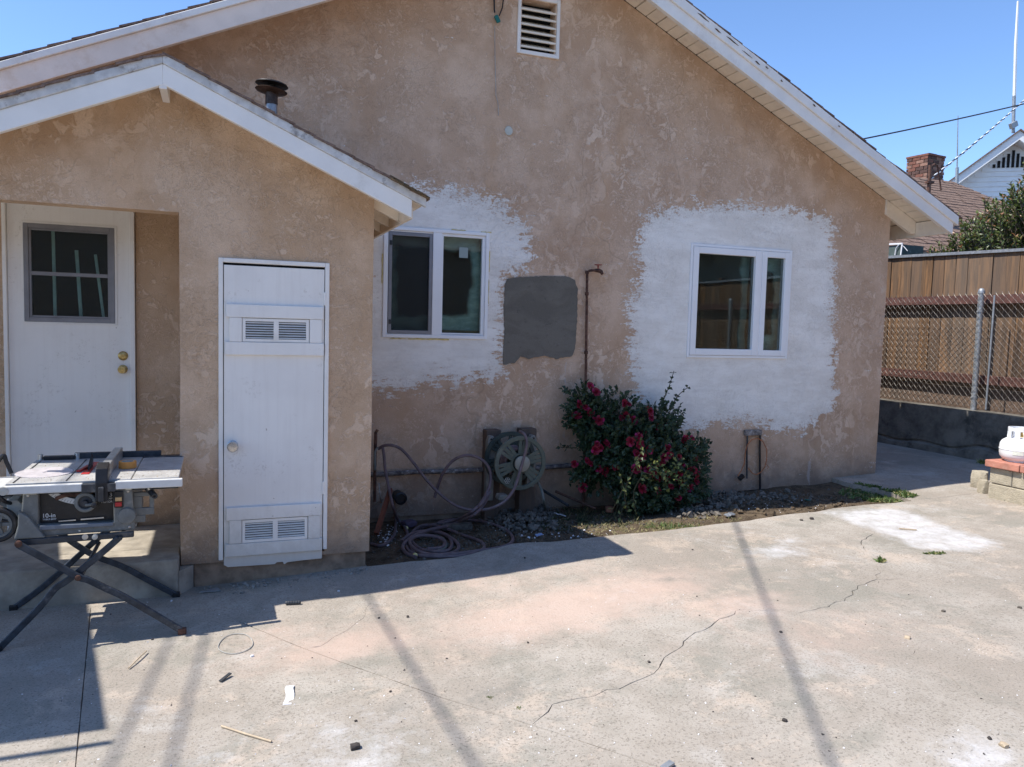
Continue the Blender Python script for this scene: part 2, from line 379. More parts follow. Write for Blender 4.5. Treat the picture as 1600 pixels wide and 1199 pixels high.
M_PROP = plain('propane_white', (.82, .83, .84), .35, var=.04, scale=14, bump=.06, dirt=(.66, .65, .62), dirtamt=.3)
M_LABEL = plain('pale_label', (.70, .72, .62), .6, var=.08, scale=40)
M_CABLE = plain('black_cable', (.015, .015, .017), .5, var=.1)
M_TEAL = plain('green_connector', (.01, .15, .13), .45, var=.15)
M_TAN = plain('tan_painted_wall', (.42, .35, .26), .85, var=.08, scale=4, bump=.2)
M_SIDING = plain('white_siding', (.80, .81, .82), .6, var=.03, scale=4, bump=.1)
M_ORWIRE = plain('orange_wire', (.50, .17, .06), .5, var=.15)
M_GRWIRE = plain('grey_wire', (.42, .41, .38), .6, var=.15)
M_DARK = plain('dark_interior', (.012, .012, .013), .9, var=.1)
M_CURT = plain('pale_plastic_film', (.55, .68, .64), .35, var=.12, scale=5, bump=.4, bscale=9, bdist=.02)
M_STREAK = plain('pale_reflection', (.60, .72, .70), .5, var=.15, scale=8)
M_SCRN = plain('window_screen_frame', (.24, .235, .245), .5, .3, var=.06)
M_STONE = plain('grey_stone', (.14, .122, .10), .9, var=.25, scale=30, bump=.6)
M_DSTONE = plain('dark_stone', (.07, .06, .055), .9, var=.3, scale=40, bump=.6)
M_PAPER = plain('white_scrap', (.78, .78, .80), .7, var=.03)
M_TWIG = plain('pale_twig', (.50, .40, .28), .8, var=.15)
M_FOAM = plain('yellow_foam', (.68, .55, .22), .8, var=.15, scale=40)
M_FILTER = plain('plaster_spot', (.50, .50, .44), .9, var=.1)

def mk_glass(name, tint=(.74, .82, .80), refl=.0):
    n = NT(name)
    tr = n.n('BsdfTransparent'); tr.inputs[0].default_value = (*tint, 1)
    gl = n.n('BsdfGlossy'); gl.inputs['Roughness'].default_value = .015; gl.inputs[0].default_value = (1, 1, 1, 1)
    n.l(n.bump(n.noise(1.6, 2), .05, .02), gl.inputs['Normal'])
    fr = n.n('Fresnel'); fr.inputs[0].default_value = 1.5
    f = n.math('ADD', n.math('MULTIPLY', fr.outputs[0], 1.15), refl)
    mx = n.n('MixShader'); n.l(f, mx.inputs[0]); n.l(tr.outputs[0], mx.inputs[1]); n.l(gl.outputs[0], mx.inputs[2])
    n.l(mx.outputs[0], n.out.inputs[0]); return n.m
M_GLASS = mk_glass('window_glass')
def mk_film():
    """translucent plastic sheet: milky where it stands off the glass, clear where it clings"""
    n = NT('plastic_film')
    k = n.math('ADD', n.attr('cover'), n.math('MULTIPLY', n.math('SUBTRACT', n.noise(9, 5, .65, n.warp(5, .1)), .5), .35))
    k = n.ramp(k, .15, .85, .03, .92)
    df = n.n('BsdfPrincipled'); n.put(df.inputs['Base Color'], n.mix(n.ramp(n.noise(7, 5, .7, n.stretch((1, 1, 3))), .35, .65), (.42, .54, .50), (.66, .78, .73)))
    df.inputs['Roughness'].default_value = .4; n.l(n.bump(n.noise(6, 4, .6, n.warp(3, .2)), .6, .03), df.inputs['Normal'])
    tr = n.n('BsdfTransparent'); mx = n.n('MixShader'); n.l(k, mx.inputs[0]); n.l(tr.outputs[0], mx.inputs[1]); n.l(df.outputs[0], mx.inputs[2])
    n.l(mx.outputs[0], n.out.inputs[0]); return n.m
M_CURT = mk_film()
def mk_doorpaint():
    n = NT('old_door_paint'); br = n.noise(38, 4, .6, n.stretch((1, 1, .05))); sc = n.noise(5, 7, .75); fn = n.noise(55, 5, .75)
    c = n.mix(n.ramp(n.noise(2.2, 5, .6), .35, .65), (.82, .79, .745), (.88, .85, .80))
    c = n.mix(n.ramp(br, .45, .7, 0, .25), c, (.74, .70, .65))
    c = n.mix(n.math('MULTIPLY', n.ramp(sc, .54, .66), n.ramp(fn, .5, .62, 0, .5)), c, (.50, .45, .39))
    z = n.sep(n.co)[2]; low = n.math('ADD', z, n.math('MULTIPLY', n.noise(7, 6, .75), -.7))
    c = n.mix(n.ramp(low, -.25, .15, .45, 0), c, (.46, .41, .34))
    vo = n.n('TexVoronoi'); vo.inputs['Scale'].default_value = 9; n.l(n.warp(20, .05), vo.inputs['Vector'])
    c = n.mix(n.ramp(vo.outputs['Distance'], .02, .045, .7, 0), c, (.30, .25, .2))
    n.bsdf(c, n.ramp(sc, .3, .7, .38, .62), 0, n.bump(n.math('ADD', br, n.math('MULTIPLY', fn, .3)), .35, .003), .4); return n.m
M_DOOR = mk_doorpaint()
def mk_screen():
    n = NT('insect_screen')
    tr = n.n('BsdfTransparent'); df = n.n('BsdfDiffuse'); df.inputs[0].default_value = (.05, .055, .055, 1)
    mx = n.n('MixShader'); mx.inputs[0].default_value = .32; n.l(tr.outputs[0], mx.inputs[1]); n.l(df.outputs[0], mx.inputs[2]); n.l(mx.outputs[0], n.out.inputs[0]); return n.m
M_SCREEN = mk_screen()
def mk_leaf(name, a, b, tip=None, gloss=.35):
    n = NT(name); k = n.attr('leaf')
    c = n.mix(k, a, b)
    if tip: c = n.mix(n.ramp(k, .72, .8), c, tip)
    p = n.n('BsdfPrincipled'); n.put(p.inputs['Base Color'], c); p.inputs['Roughness'].default_value = gloss
    t = n.n('BsdfTranslucent'); n.l(c, t.inputs[0])
    mx = n.n('MixShader'); mx.inputs[0].default_value = .25; n.l(p.outputs[0], mx.inputs[1]); n.l(t.outputs[0], mx.inputs[2])
    n.l(mx.outputs[0], n.out.inputs[0]); return n.m
M_ROSEL = mk_leaf('rose_leaf', (.022, .045, .022), (.075, .115, .045), (.22, .25, .08), .4)
M_BLOOM = mk_leaf('rose_petal', (.20, .006, .018), (.36, .012, .055), (.46, .02, .14), .6)
M_PHOT = mk_leaf('photinia_leaf', (.05, .085, .022), (.17, .20, .05), (.32, .15, .07), .42)
M_WEED = mk_leaf('weed_leaf', (.06, .11, .03), (.17, .24, .06), (.30, .28, .12), .5)
M_CYP = mk_leaf('cypress_leaf', (.02, .045, .03), (.05, .08, .045), None, .6)
M_STEM = plain('rose_stem', (.10, .085, .045), .8, var=.2)
M_BARK = plain('grey_bark', (.16, .12, .09), .9, var=.25, bump=.5)
M_DRYG = mk_leaf('dry_grass', (.30, .27, .12), (.48, .42, .22), None, .7)

# ------------------------------------------------------------------ triangulated sheets
def inside(p, poly):
    x, y = p; r = False; j = len(poly)-1
    for i in range(len(poly)):
        xi, yi = poly[i]; xj, yj = poly[j]
        if (yi > y) != (yj > y) and x < (xj-xi)*(y-yi)/(yj-yi+1e-12)+xi: r = not r
        j = i
    return r
def segd(p, a, b):
    ax, ay = a; bx, by = b; px, py = p; dx, dy = bx-ax, by-ay
    t = max(0, min(1, ((px-ax)*dx+(py-ay)*dy)/(dx*dx+dy*dy+1e-12)))
    return math.hypot(px-ax-t*dx, py-ay-t*dy)
def sdf(p, poly):
    d = min(segd(p, poly[i], poly[(i+1) % len(poly)]) for i in range(len(poly)))
    return d if inside(p, poly) else -d
def cdt(outer, holes, pts, lines=()):
    """triangulate; lines = list of polylines whose vertices are kept. returns verts2d, faces"""
    V = []; E = []
    for loop in [outer]+list(holes):
        b = len(V); V += [Vector(q) for q in loop]; n = len(loop); E += [(b+i, b+(i+1) % n) for i in range(n)]
    for ln in lines:
        b = len(V); V += [Vector(q) for q in ln]; E += [(b+i, b+i+1) for i in range(len(ln)-1)]
    V += [Vector(q) for q in pts]
    vs, es, fs, *_ = delaunay_2d_cdt(V, E, [], 0, 1e-5)
    out = []
    for f in fs:
        c = (sum(vs[i].x for i in f)/3, sum(vs[i].y for i in f)/3)
        if inside(c, outer) and not any(inside(c, h) for h in holes): out.append(tuple(f))
    return vs, out
def dense(loop, step, close=True):
    r = []; n = len(loop)
    for i in range(n if close else n-1):
        a = Vector(loop[i]); b = Vector(loop[(i+1) % n]); k = max(1, int((b-a).length/step))
        r += [tuple(a.lerp(b, t/k)) for t in range(k)]
    if not close: r.append(tuple(loop[-1]))
    return r
def wall(name, outer, holes, Y, thick, mat, parent, step=.08, attrs=None, wave=.004, **kw):
    o_ = dense(outer, step); hs = [dense(h, step) for h in holes]
    xs = [p[0] for p in outer]; zs = [p[1] for p in outer]; pts = []
    x = min(xs)+step/2
    while x < max(xs):
        z = min(zs)+step/2
        while z < max(zs):
            q = (x+random.uniform(-.2, .2)*step, z+random.uniform(-.2, .2)*step)
            if inside(q, outer) and abs(sdf(q, outer)) > step*.4 and all(sdf(q, h) < -step*.4 for h in holes): pts.append(q)
            z += step
        x += step
    vs, fs = cdt(o_, hs, pts)
    V = [(v.x, Y+wave*noise.noise((v.x*2.2, v.y*2.2, Y)), v.y) for v in vs]; n = len(V)
    V += [(v.x, Y+thick, v.y) for v in vs]
    ecount = {}
    for f in fs:
        for a, b in ((f[0], f[1]), (f[1], f[2]), (f[2], f[0])): ecount.setdefault(frozenset((a, b)), []).append((a, b))
    F = [f for f in fs]+[tuple(i+n for i in reversed(f)) for f in fs]
    for e, l in ecount.items():
        if len(l) == 1: a, b = l[0]; F.append((b, a, a+n, b+n))
    m = MB(); m.add(V, F); o = m.build(name, mat, parent, **kw)
    if attrs:
        for an, fn in attrs.items():
            at = o.data.attributes.new(an, 'FLOAT', 'POINT')
            vals = [fn((v[0], v[2])) for v in V[:n]]; at.data.foreach_set('value', vals+vals)
    return o

# ------------------------------------------------------------------ ground
def attr_sheet(o, name, vals):
    at = o.data.attributes.new(name, 'FLOAT', 'POINT'); at.data.foreach_set('value', vals)
far = MB(); far.box((-300, -300, -.6), (300, 300, -.25)); far.build('ground', plain('dry_ground', (.34, .30, .24), .95, var=.2, scale=.5), kind='structure')

def pl(pxs): return [tuple(onG(*q)[:2]) for q in pxs]
def crackline(pxs, step=.05, jit=.016):
    p = dense(pl(pxs), step, False)
    return [p[0]]+[(x+random.uniform(-jit, jit), y+random.uniform(-jit, jit)) for x, y in p[1:-1]]+[p[-1]]
joints = [dense([tuple(onG(142, 950)[:2]), tuple(onG(118, 1199)[:2]), (-.28, .9), (-.12, -4.5)], .12, False),
          dense(pl([(352, 962), (480, 1015), (690, 1090), (930, 1165), (1030, 1199)])+[(1.9, 1.35), (3.4, -3.9)], .10, False),
          dense(pl([(1364, 834), (1413, 853), (1479, 879), (1598, 908)])+[(7.2, 1.4)], .10, False),
          dense(pl([(1430, 781), (1478, 777), (1529, 771)]), .10, False)]
cracks = [crackline([(832, 1133), (862, 1101), (930, 1086), (990, 1070), (1025, 1044), (1050, 1022), (1077, 994), (1110, 980), (1149, 955)]),
          crackline([(1152, 954), (1216, 954), (1245, 958), (1296, 949), (1329, 932), (1344, 916), (1371, 907), (1401, 905)]),
          crackline([(1372, 905), (1371, 890)]), crackline([(1353, 862), (1345, 846), (1363, 835)], .04, .01),
          crackline([(1040, 917), (1095, 928), (1128, 945), (1148, 953)]),
          crackline([(1298, 951), (1355, 976), (1380, 994), (1424, 1016), (1472, 1049), (1501, 1073)]),
          crackline([(501, 1010), (538, 989), (565, 968), (577, 945)]),
          crackline([(1421, 857), (1500, 866), (1560, 862)])]
cw = [.0035, .005, .004, .003]+[.0022, .0022, .0025, .003, .0015, .001, .001, .002]
BEDPX = [(573, 886), (640, 878), (712, 871.5), (801, 849), (869, 846.6), (940, 839), (1040, 829), (1171, 813), (1224, 805), (1276, 800), (1302, 795), (1355, 789), (1424, 783), (1402, 772), (1372, 765), (1330, 756), (1304, 748)]
bed = [(.835, 4.62)]+pl(BEDPX)[0:]
bedj = [bed[0]]+[(x+random.uniform(-.008, .008), y+random.uniform(-.008, .008)) for x, y in dense(bed[1:], .09, False)]
bed = bedj+[(bedj[-1][0]+.02, 5.86), (.835, 5.86)]
YARD = [(-9, -9), (7.62, -9), (7.62, 9.5), (-9, 9.5)]
lines = []; W_ = []
def offs(ln, w):
    L_, R_ = [], []
    for i, p in enumerate(ln):
        a = Vector(ln[max(0, i-1)]); b = Vector(ln[min(len(ln)-1, i+1)]); d = (b-a).normalized()
        k = w*random.uniform(.5, 1.5) if 0 < i < len(ln)-1 else .001
        L_.append((p[0]-d.y*k, p[1]+d.x*k)); R_.append((p[0]+d.y*k, p[1]-d.x*k))
    return L_, R_
center = []
for ln, w in zip(joints+cracks, cw):
    a, b = offs(ln, w); lines += [a, ln, b]; center += ln
grooves = joints+cracks
pts = []
def neargroove(q, d):
    for ln in grooves:
        for i in range(len(ln)-1):
            a = ln[i]
            if abs(a[0]-q[0]) < d+.2 and abs(a[1]-q[1]) < d+.2 and segd(q, a, ln[i+1]) < d: return True
    return False
x = -2.5
while x < 7.6:
    y = .6
    while y < 6.9:
        q = (x+random.uniform(-.015, .015), y+random.uniform(-.015, .015))
        if not neargroove(q, .02) and q[0] < 7.6 and not (sdf(q, bed) > -.03): pts.append(q)
        y += .06
    x += .06
x = -9+.3
while x < 7.5:
    y = -8.8
    while y < 9.4:
        if not (-2.6 < x < 7.6 and .55 < y < 6.95): pts.append((x, y))
        y += .5
    x += .5
vs, fs = cdt(YARD, [bed], pts, lines)
cen = {(round(a, 4), round(b, 4)) for a, b in center}
V = []; gv = []
for v in vs:
    z = gz(v.x)+.006*noise.noise((v.x*.9, v.y*.9, 0))+.0015*noise.noise((v.x*5, v.y*5, 3))
    g = (round(v.x, 4), round(v.y, 4)) in cen
    if g: z -= .007
    V.append((v.x, v.y, z)); gv.append(1.0 if g else 0.0)
m = MB(); m.add(V, fs)
# slab edge dropping into the bed
n0 = len(m.v)
ring_ = [(q[0], q[1], gz(q[0])+.006*noise.noise((q[0]*.9, q[1]*.9, 0))+.0015*noise.noise((q[0]*5, q[1]*5, 3))) for q in bed]
m.add(ring_+[(a, b-.004, c-.13) for a, b, c in ring_], [(i, i+1, i+1+len(bed), i+len(bed)) for i in range(len(bed)-1)])
yard = m.build('concrete_patio', M_CONC, kind='structure', label='cracked pale concrete patio with white and pink powder stains')
gv += [0.0]*(len(m.v)-len(gv)); attr_sheet(yard, 'groove', gv)
def blob(p, c, r, ang=0, asp=1):
    dx, dy = p[0]-c[0], p[1]-c[1]; ca, sa = cos(ang), sin(ang)
    u = (dx*ca+dy*sa)/asp; v = -dx*sa+dy*ca
    return math.exp(-(u*u+v*v)/(r*r))
white_poly = pl([(1268, 799), (1380, 789), (1440, 800), (1500, 826), (1590, 852), (1560, 866), (1480, 866), (1420, 858), (1375, 838), (1330, 822)])
WB = [(onG(1215, 862), .17, .1, 1.6, .85), (onG(1235, 845), .12, .6, 1.5, .7), (onG(1180, 835), .14, 0, 1.3, .45), (onG(1530, 1180), .16, .3, 1.6, .8),
      (onG(520, 1150), .22, .2, 1.8, .55), (onG(560, 1190), .25, 0, 1.6, .6), (onG(250, 1110), .14, 0, 1.6, .45), (onG(300, 1190), .2, 0, 1.8, .45), (onG(1090, 990), .12, 0, 1.6, .45),
      (onG(980, 925), .16, .2, 2.2, .4), (onG(640, 905), .15, 0, 2.5, .4), (onG(1470, 795), .14, 0, 2, .5), (onG(1430, 1150), .1, 0, 1.6, .4), (onG(1300, 945), .08, 0, 2, .3)]
PK = [(onG(900, 945), .34, .15, 2.6, 1.0), (onG(1010, 925), .22, .1, 2.0, .9), (onG(530, 1010), .2, .1, 2.2, .9), (onG(1150, 945), .22, 0, 2, .7), (onG(440, 990), .16, 0, 1.6, .6), (onG(800, 905), .3, 0, 2.4, .5), (onG(1300, 990), .4, 0, 2, .35)]
DK = [(onG(780, 1085), .13, .0, 1.9, .8), (onG(625, 1105), .10, .2, 1.3, .75), (onG(870, 1130), .035, 0, 1.2, 1.0), (onG(1045, 905), .07, .2, 2.2, .8), (onG(760, 1020), .22, 0, 1.6, .4), (onG(820, 905), .10, 0, 2.2, .4), (onG(1110, 900), .08, 0, 2, .4), (onG(700, 1110), .10, 0, 1.6, .5), (onG(320, 920), .1, .1, 4, .7), (onG(200, 985), .2, 0, 1.5, .3)]
cols = []
for a, b, c in m.v:
    q = (a, b)
    if -2.5 < a < 8 and .5 < b < 7:
        w = max([k*blob(q, cc, r, g, s) for cc, r, g, s, k in WB]+[max(0, min(.92, .30+sdf(q, white_poly)/.24)) if 3.5 < a < 8 else 0])
        p_ = max(k*blob(q, cc, r, g, s) for cc, r, g, s, k in PK); d = max(k*blob(q, cc, r, g, s) for cc, r, g, s, k in DK)
    else: w = p_ = d = 0
    cols += [w, p_, d, 1]
at = yard.data.attributes.new('stain', 'FLOAT_COLOR', 'POINT'); at.data.foreach_set('color', cols)

def bedz(x, y):
    """soil height: level at the slab edge, hollow towards the wall"""
    pw = [(.8, -.02), (2.6, .0), (4.1, .07), (5.2, .09), (6.2, .15)]
    zw = pw[-1][1]
    for (a, za), (b, zb) in zip(pw, pw[1:]):
        if x <= b: zw = za+(zb-za)*max(0, (x-a)/(b-a)); break
    t = max(0, min(1, (y-4.6)/1.0)); e = gz(x)-.035
    return e+(zw-e)*t+.018*noise.noise((x*3, y*3, 1))+.008*noise.noise((x*12, y*12, 2))
bedout = [(.80, 4.2), (6.1, 4.2), (6.1, 5.9), (.80, 5.9)]
pts = [(.82+i*.05+random.uniform(-.01, .01), 4.22+j*.05+random.uniform(-.01, .01)) for i in range(105) for j in range(33)]
vs, fs = cdt(bedout, [], [p for p in pts if p[0] < 6.08 and sdf(p, bed) > -.10])
fs = [f for f in fs if sdf((sum(vs[i].x for i in f)/3, sum(vs[i].y for i in f)/3), bed) > -.06]
m = MB(); m.add([(v.x, v.y, bedz(v.x, v.y)) for v in vs], fs); m.build('soil_bed', M_SOIL, smooth=True, kind='structure')

# ------------------------------------------------------------------ house
house = thing('house', 'tan stucco gabled house with white rake boards and two primed window surrounds', 'house', (2.3, 5.8, 0))
WY = 5.8
RX = 2.367; RTOP = 4.574
def rtop(x): return RTOP-.474*(x-RX) if x > RX else RTOP-.449*(RX-x)
W1 = (1.142, 1.404, 1.969, 2.232); W2 = (3.806, 1.282, 4.882, 2.268); VT = (2.172, 3.64, 2.494, 4.06)
def hole(r, i=.02): x0, z0, x1, z1 = r; return [(x0+i, z0+i), (x1-i, z0+i), (x1-i, z1-i), (x0+i, z1-i)]
XR = 6.03; XL = -1.5
prime1 = [tuple(onY(*q, WY))[::2] for q in [(560, 300), (640, 284), (700, 290), (770, 308), (815, 340), (832, 380), (828, 425), (790, 432), (788, 590), (740, 596), (690, 598), (640, 612), (590, 615), (560, 600)]]
prime2 = [tuple(onY(*q, WY))[::2] for q in [(1008, 332), (1060, 322), (1110, 316), (1180, 318), (1245, 326), (1290, 334), (1304, 360), (1308, 420), (1304, 500), (1306, 580), (1304, 640), (1262, 672), (1215, 676), (1160, 664), (1110, 670), (1060, 676), (1010, 640), (985, 600), (982, 540), (978, 480), (996, 440), (994, 380)]]
def prime(q):
    d = max(sdf(q, prime1), sdf(q, prime2)); return max(0, min(1.4, .5+d/.26))
drips = [(880, 565, 884, 690, .55), (812, 575, 818, 600, .5), (860, 570, 864, 640, .45), (1238, 690, 1242, 730, .5), (1263, 725, 1265, 755, .7), (1210, 735, 1212, 755, .5)]
DRX = [(tuple(onY(a, b, WY))[::2], tuple(onY(c, d, WY))[::2], k) for a, b, c, d, k in drips]
def drip(q):
    v = 0
    for (a, b), (c, d), k in DRX:
        dx = max(a-q[0], 0, q[0]-c); dz = max(d-q[1], 0, q[1]-b); v = max(v, k*math.exp(-(dx*dx+dz*dz)/.0022))
    return v
outer = [(XL, .03), (2.6, .03), (4.2, .07), (5.3, .09), (XR, .14), (XR, rtop(XR)-.065), (RX, RTOP-.065), (XL, rtop(XL)-.065)]
wall('wall', outer, [hole(W1), hole(W2), hole(VT)], WY, .16, M_STUC, house, .075, {'prime': prime, 'drip': drip})
# lower band of the wall, a recessed foundation
MB().box((.86, WY+.02, -.2), (XR-.02, WY+.12, .2)).build('foundation', M_FOUND, house)
# side walls and back of the house
m = MB(); m.box((XR-.16, WY+.16, -.2), (XR, 14, rtop(XR)-.08)); m.box((XL, WY+.16, -.2), (XL+.16, 14, rtop(XL)-.08)); m.box((XL, 14, -.2), (XR, 14.15, 2.6))
m.build('side_wall', M_STUC, house)
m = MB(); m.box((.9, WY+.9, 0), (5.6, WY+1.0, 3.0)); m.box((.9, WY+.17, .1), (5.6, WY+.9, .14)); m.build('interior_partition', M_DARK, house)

# roof: two slopes as deck + shingle courses at the edge
RY = 5.40; EX = 6.44; EL = -1.95
def slope(mb, x0, x1, y0, y1, top, thick, f):
    mb.prism([(x0, f(x0)+top), (x1, f(x1)+top), (x1, f(x1)+top-thick), (x0, f(x0)+top-thick)], 'y', y0, y1)
roof = MB(); slope(roof, RX, EX, RY+.05, 14.3, -.022, .017, rtop); slope(roof, EL, RX, RY+.05, 14.3, -.022, .017, rtop)
roof = roof.build('roof', M_STAKE, house)
# shingle tabs along both rakes (the part of the covering that shows)
def shingles(name, x0, x1, y0, f, parent, n, tone=M_SHING, tab=.14, depth=.5, ysteps=1):
    g = MB(); L_ = (x1-x0)/n
    for i in range(n):
        for j in range(ysteps):
            a = x0+i*L_; b = a+L_*1.12; ya = y0+j*depth+random.uniform(-.006, .010)*(j == 0)
            lift = .016; dz = random.uniform(0, .003)
            lo, hi = (a, b) if f(a) < f(b) else (b, a)   # lower end sits proud on the course below
            za = f(a)+(.006 if f(a) < f(b) else -.002)+dz; zb = f(b)+(.006 if f(b) < f(a) else -.002)+dz
            g.add([(a, ya, za), (b, ya, zb), (b, ya+depth*.985, zb), (a, ya+depth*.985, za), (a, ya, za-.012), (b, ya, zb-.012), (b, ya+depth*.985, zb-.012), (a, ya+depth*.985, za-.012)],
                  [(0, 1, 2, 3), (7, 6, 5, 4), (0, 4, 5, 1), (1, 5, 6, 2), (2, 6, 7, 3), (3, 7, 4, 0)])
    return g.build(name, tone, parent, kind='stuff')
shingles('shingles', RX, EX+.02, RY-.012, rtop, roof, 34, depth=.9, ysteps=9)
shingles('shingles', EL-.02, RX, RY-.012, rtop, roof, 34, depth=.9, ysteps=9)
def rake(name, x0, x1, y, f, t0, t1, th, mat, parent, endcut=0, **kw):
    g = MB(); n = 24; P = []
    for i in range(n+1):
        x = x0+(x1-x0)*i/n; P.append((x, f(x)+t0))
    Q = [(x, f(x)+t1) for x, _ in P]
    if endcut: Q[-1] = (Q[-1][0]-endcut, Q[-1][1])
    g.prism(P+Q[::-1], 'y', y, y+th) if False else None
    for i in range(n):
        g.prism([P[i], P[i+1], Q[i+1], Q[i]], 'y', y, y+th)
    me = g.mesh(name, mat); bm = bmesh.new(); bm.from_mesh(me); bmesh.ops.remove_doubles(bm, verts=bm.verts, dist=1e-5)
    seen = {}
    for fc in bm.faces: seen.setdefault(tuple(round(c, 4) for c in fc.calc_center_median()), []).append(fc)
    bmesh.ops.delete(bm, geom=[fc for l in seen.values() if len(l) > 1 for fc in l], context='FACES')
    for v in bm.verts:
        v.co.y += .003*noise.noise((v.co.x*1.5, v.co.z, 5)); v.co.z += .003*noise.noise((v.co.x*1.1, 7, 0))
    bm.to_mesh(me); bm.free()
    o = bpy.data.objects.new(name, me); C.objects.link(o); o.parent = parent; o.matrix_parent_inverse = pinv(parent)
    b = o.modifiers.new('bevel', 'BEVEL'); b.width = .004; b.segments = 2; b.limit_method = 'ANGLE'; b.angle_limit = radians(40)
    tag(o, **kw); return o
rake('rake_board', RX, 6.375, RY, rtop, -.095, -.20, .04, M_FASCIA, house, label='bluish white rake board on the right slope of the main gable')
rake('rake_board', RX, EL, RY, rtop, -.06, -.19, .04, M_PEACH, house, label='peach tinted rake board on the left slope of the main gable')
rake('rake_trim', RX, 6.42, RY-.018, rtop, -.016, -.095, .06, M_FASCIA, house, label='peeling white trim strip under the right shingles')
rake('rake_trim', RX, EL-.02, RY-.018, rtop, -.016, -.06, .06, M_FASCIA, house)
# peeled splits along the right trim: dark slivers of bare wood
for px, py, L_ in [(1090, 22, .11), (1117, 42, .06), (1135, 57, .12), (1160, 77, .10), (1180, 93, .05), (1196, 104, .03), (1220, 123, .02), (1270, 170, .03), (1310, 195, .02)]:
    p = onY(px, py, RY-.02); z = rtop(p.x)-.05+random.uniform(-.015, .012); h = random.uniform(.004, .009)
    g = MB(); g.prism([(p.x, z), (p.x+L_*.3, z-.474*L_*.3+h), (p.x+L_, z-.474*L_), (p.x+L_*.6, z-.474*L_*.6-h*.6)], 'y', RY-.0222, RY-.017)
    g.build('split', M_STAKE, house)
# soffit boards of the right rake and left rake: one board between each pair of joints
bw = .10; me = None
x = RX+.02; k = 0
while x < EX-.12:
    g = MB(); x1 = min(x+bw-.007-(.004 if k % 2 else 0), EX-.09); zt = -.042; th = .018
    g.prism([(x, rtop(x)+zt), (x1, rtop(x1)+zt), (x1, rtop(x1)+zt-th), (x, rtop(x)+zt-th)], 'y', RY+.042, 5.80 if x < XR-.02 else 9)
    g.build('soffit_board', M_SOFFIT, roof, bevel=.002, seg=1); x += bw; k += 1
x = RX-.02
while x > EL+.2:
    g = MB(); x1 = x-bw+.008; zt = -.042; th = .018
    g.prism([(x, rtop(x)+zt), (x1, rtop(x1)+zt), (x1, rtop(x1)+zt-th), (x, rtop(x)+zt-th)], 'y', RY+.042, 5.80)
    g.build('soffit_board', M_SOFFIT, roof, bevel=.002, seg=1); x -= bw
# eave board and rafter tails at the right eave
zE = rtop(6.36)
MB().box((6.335, RY+.042, zE-.20), (6.365, 14.2, zE-.06)).build('eave_board', M_SOFFIT, house, bevel=.003)
for yy in (WY-.02, WY+.55, WY+1.15, WY+1.75):
    g = MB(); a, b = 5.95 if yy < WY else XR+.01, 6.333
    g.prism([(a, rtop(a)-.064), (b, rtop(b)-.064), (b, rtop(b)-.175), (b-.04, rtop(b)-.185), (a, rtop(a)-.20)], 'y', yy, yy+.04)
    g.build('rafter_tail', M_SOFFIT, house, bevel=.003)
MB().box((XR+.001, WY+.05, 2.30), (XR+.05, 9, 2.36)).build('wall_conduit', M_BEIGE, house)

# gable vent
x0, z0, x1, z1 = VT
v = MB(); t = .016
for a, b in (((x0-t, z0-t), (x0+t*.6, z1+t)), ((x1-t*.6, z0-t), (x1+t, z1+t)), ((x0+t*.6, z0-t), (x1-t*.6, z0+t*.8)), ((x0+t*.6, z1-t), (x1-t*.6, z1+t))):
    v.box((a[0], WY-.016, a[1]), (b[0], WY+.08, b[1]))
vent = v.build('gable_vent', M_FASCIA, house, bevel=.002)
nl = 7; pit = (z1-z0-.02)/nl*1.0
for i in range(nl):
    z = z0+.045+i*.0565
    if z > z1-.04: break
    g = MB(); g.bar((x0+t*.6, WY+.006, z), (x1-t*.6, WY+.006, z), .013, .014, (0, 0, 1))
    g.prism([(WY+.005, z-.002), (WY+.010, z+.005), (WY+.085, z+.052), (WY+.08, z+.045)], 'x', x0+t*.6, x1-t*.6)
    g.build('louvre', M_SOFFIT, vent)
MB().box((x0, WY+.1, z0), (x1, WY+.12, z1)).build('vent_mesh', M_DARK, vent)

# ---- windows
def frame(g, x0, z0, x1, z1, w, y0, y1):
    g.box((x0, y0, z0), (x0+w, y1, z1)); g.box((x1-w, y0, z0), (x1, y1, z1))
    g.box((x0+w, y0, z0), (x1-w, y1, z0+w)); g.box((x0+w, y0, z1-w), (x1-w, y1, z1))
x0, z0, x1, z1 = W1
g = MB(); frame(g, x0, z0, x1, z1, .026, WY-.012, WY+.05)
frame(g, x0+.026, z0+.026, x1-.026, z1-.026, .012, WY+.002, WY+.05)
win1 = g.build('window', M_VINYL, house, bevel=.003, label='white sliding window with grey insect screen and square sticker')
g = MB(); g.box((1.520, WY-.010, z0+.026), (1.590, WY+.03, z1-.026)); g.build('mullion', M_VINYL, win1, bevel=.003)
g = MB(); frame(g, x0+.04, z0+.030, 1.519, z1-.04, .026, WY-.004, WY+.018); g.build('screen_frame', M_SCRN, win1, bevel=.002)
g = MB(); g.box((x0+.066, WY+.010, z0+.056), (1.493, WY+.012, z1-.066)); g.build('insect_screen', M_SCREEN, win1)
for zz in (z0+.10, z1-.14): MB().box((x0+.046, WY-.010, zz), (x0+.064, WY-.004, zz+.035)).build('screen_clip', M_BLACK, win1, bevel=.002)
g = MB(); frame(g, 1.590, z0+.030, x1-.038, z1-.034, .014, WY+.002, WY+.04); g.build('sash', M_VINYL, win1, bevel=.002)
MB().box((x0+.04, WY+.030, z0+.04), (1.53, WY+.036, z1-.04)).build('pane', M_GLASS, win1)
MB().box((1.60, WY+.022, z0+.04), (x1-.04, WY+.028, z1-.04)).build('pane', M_GLASS, win1)
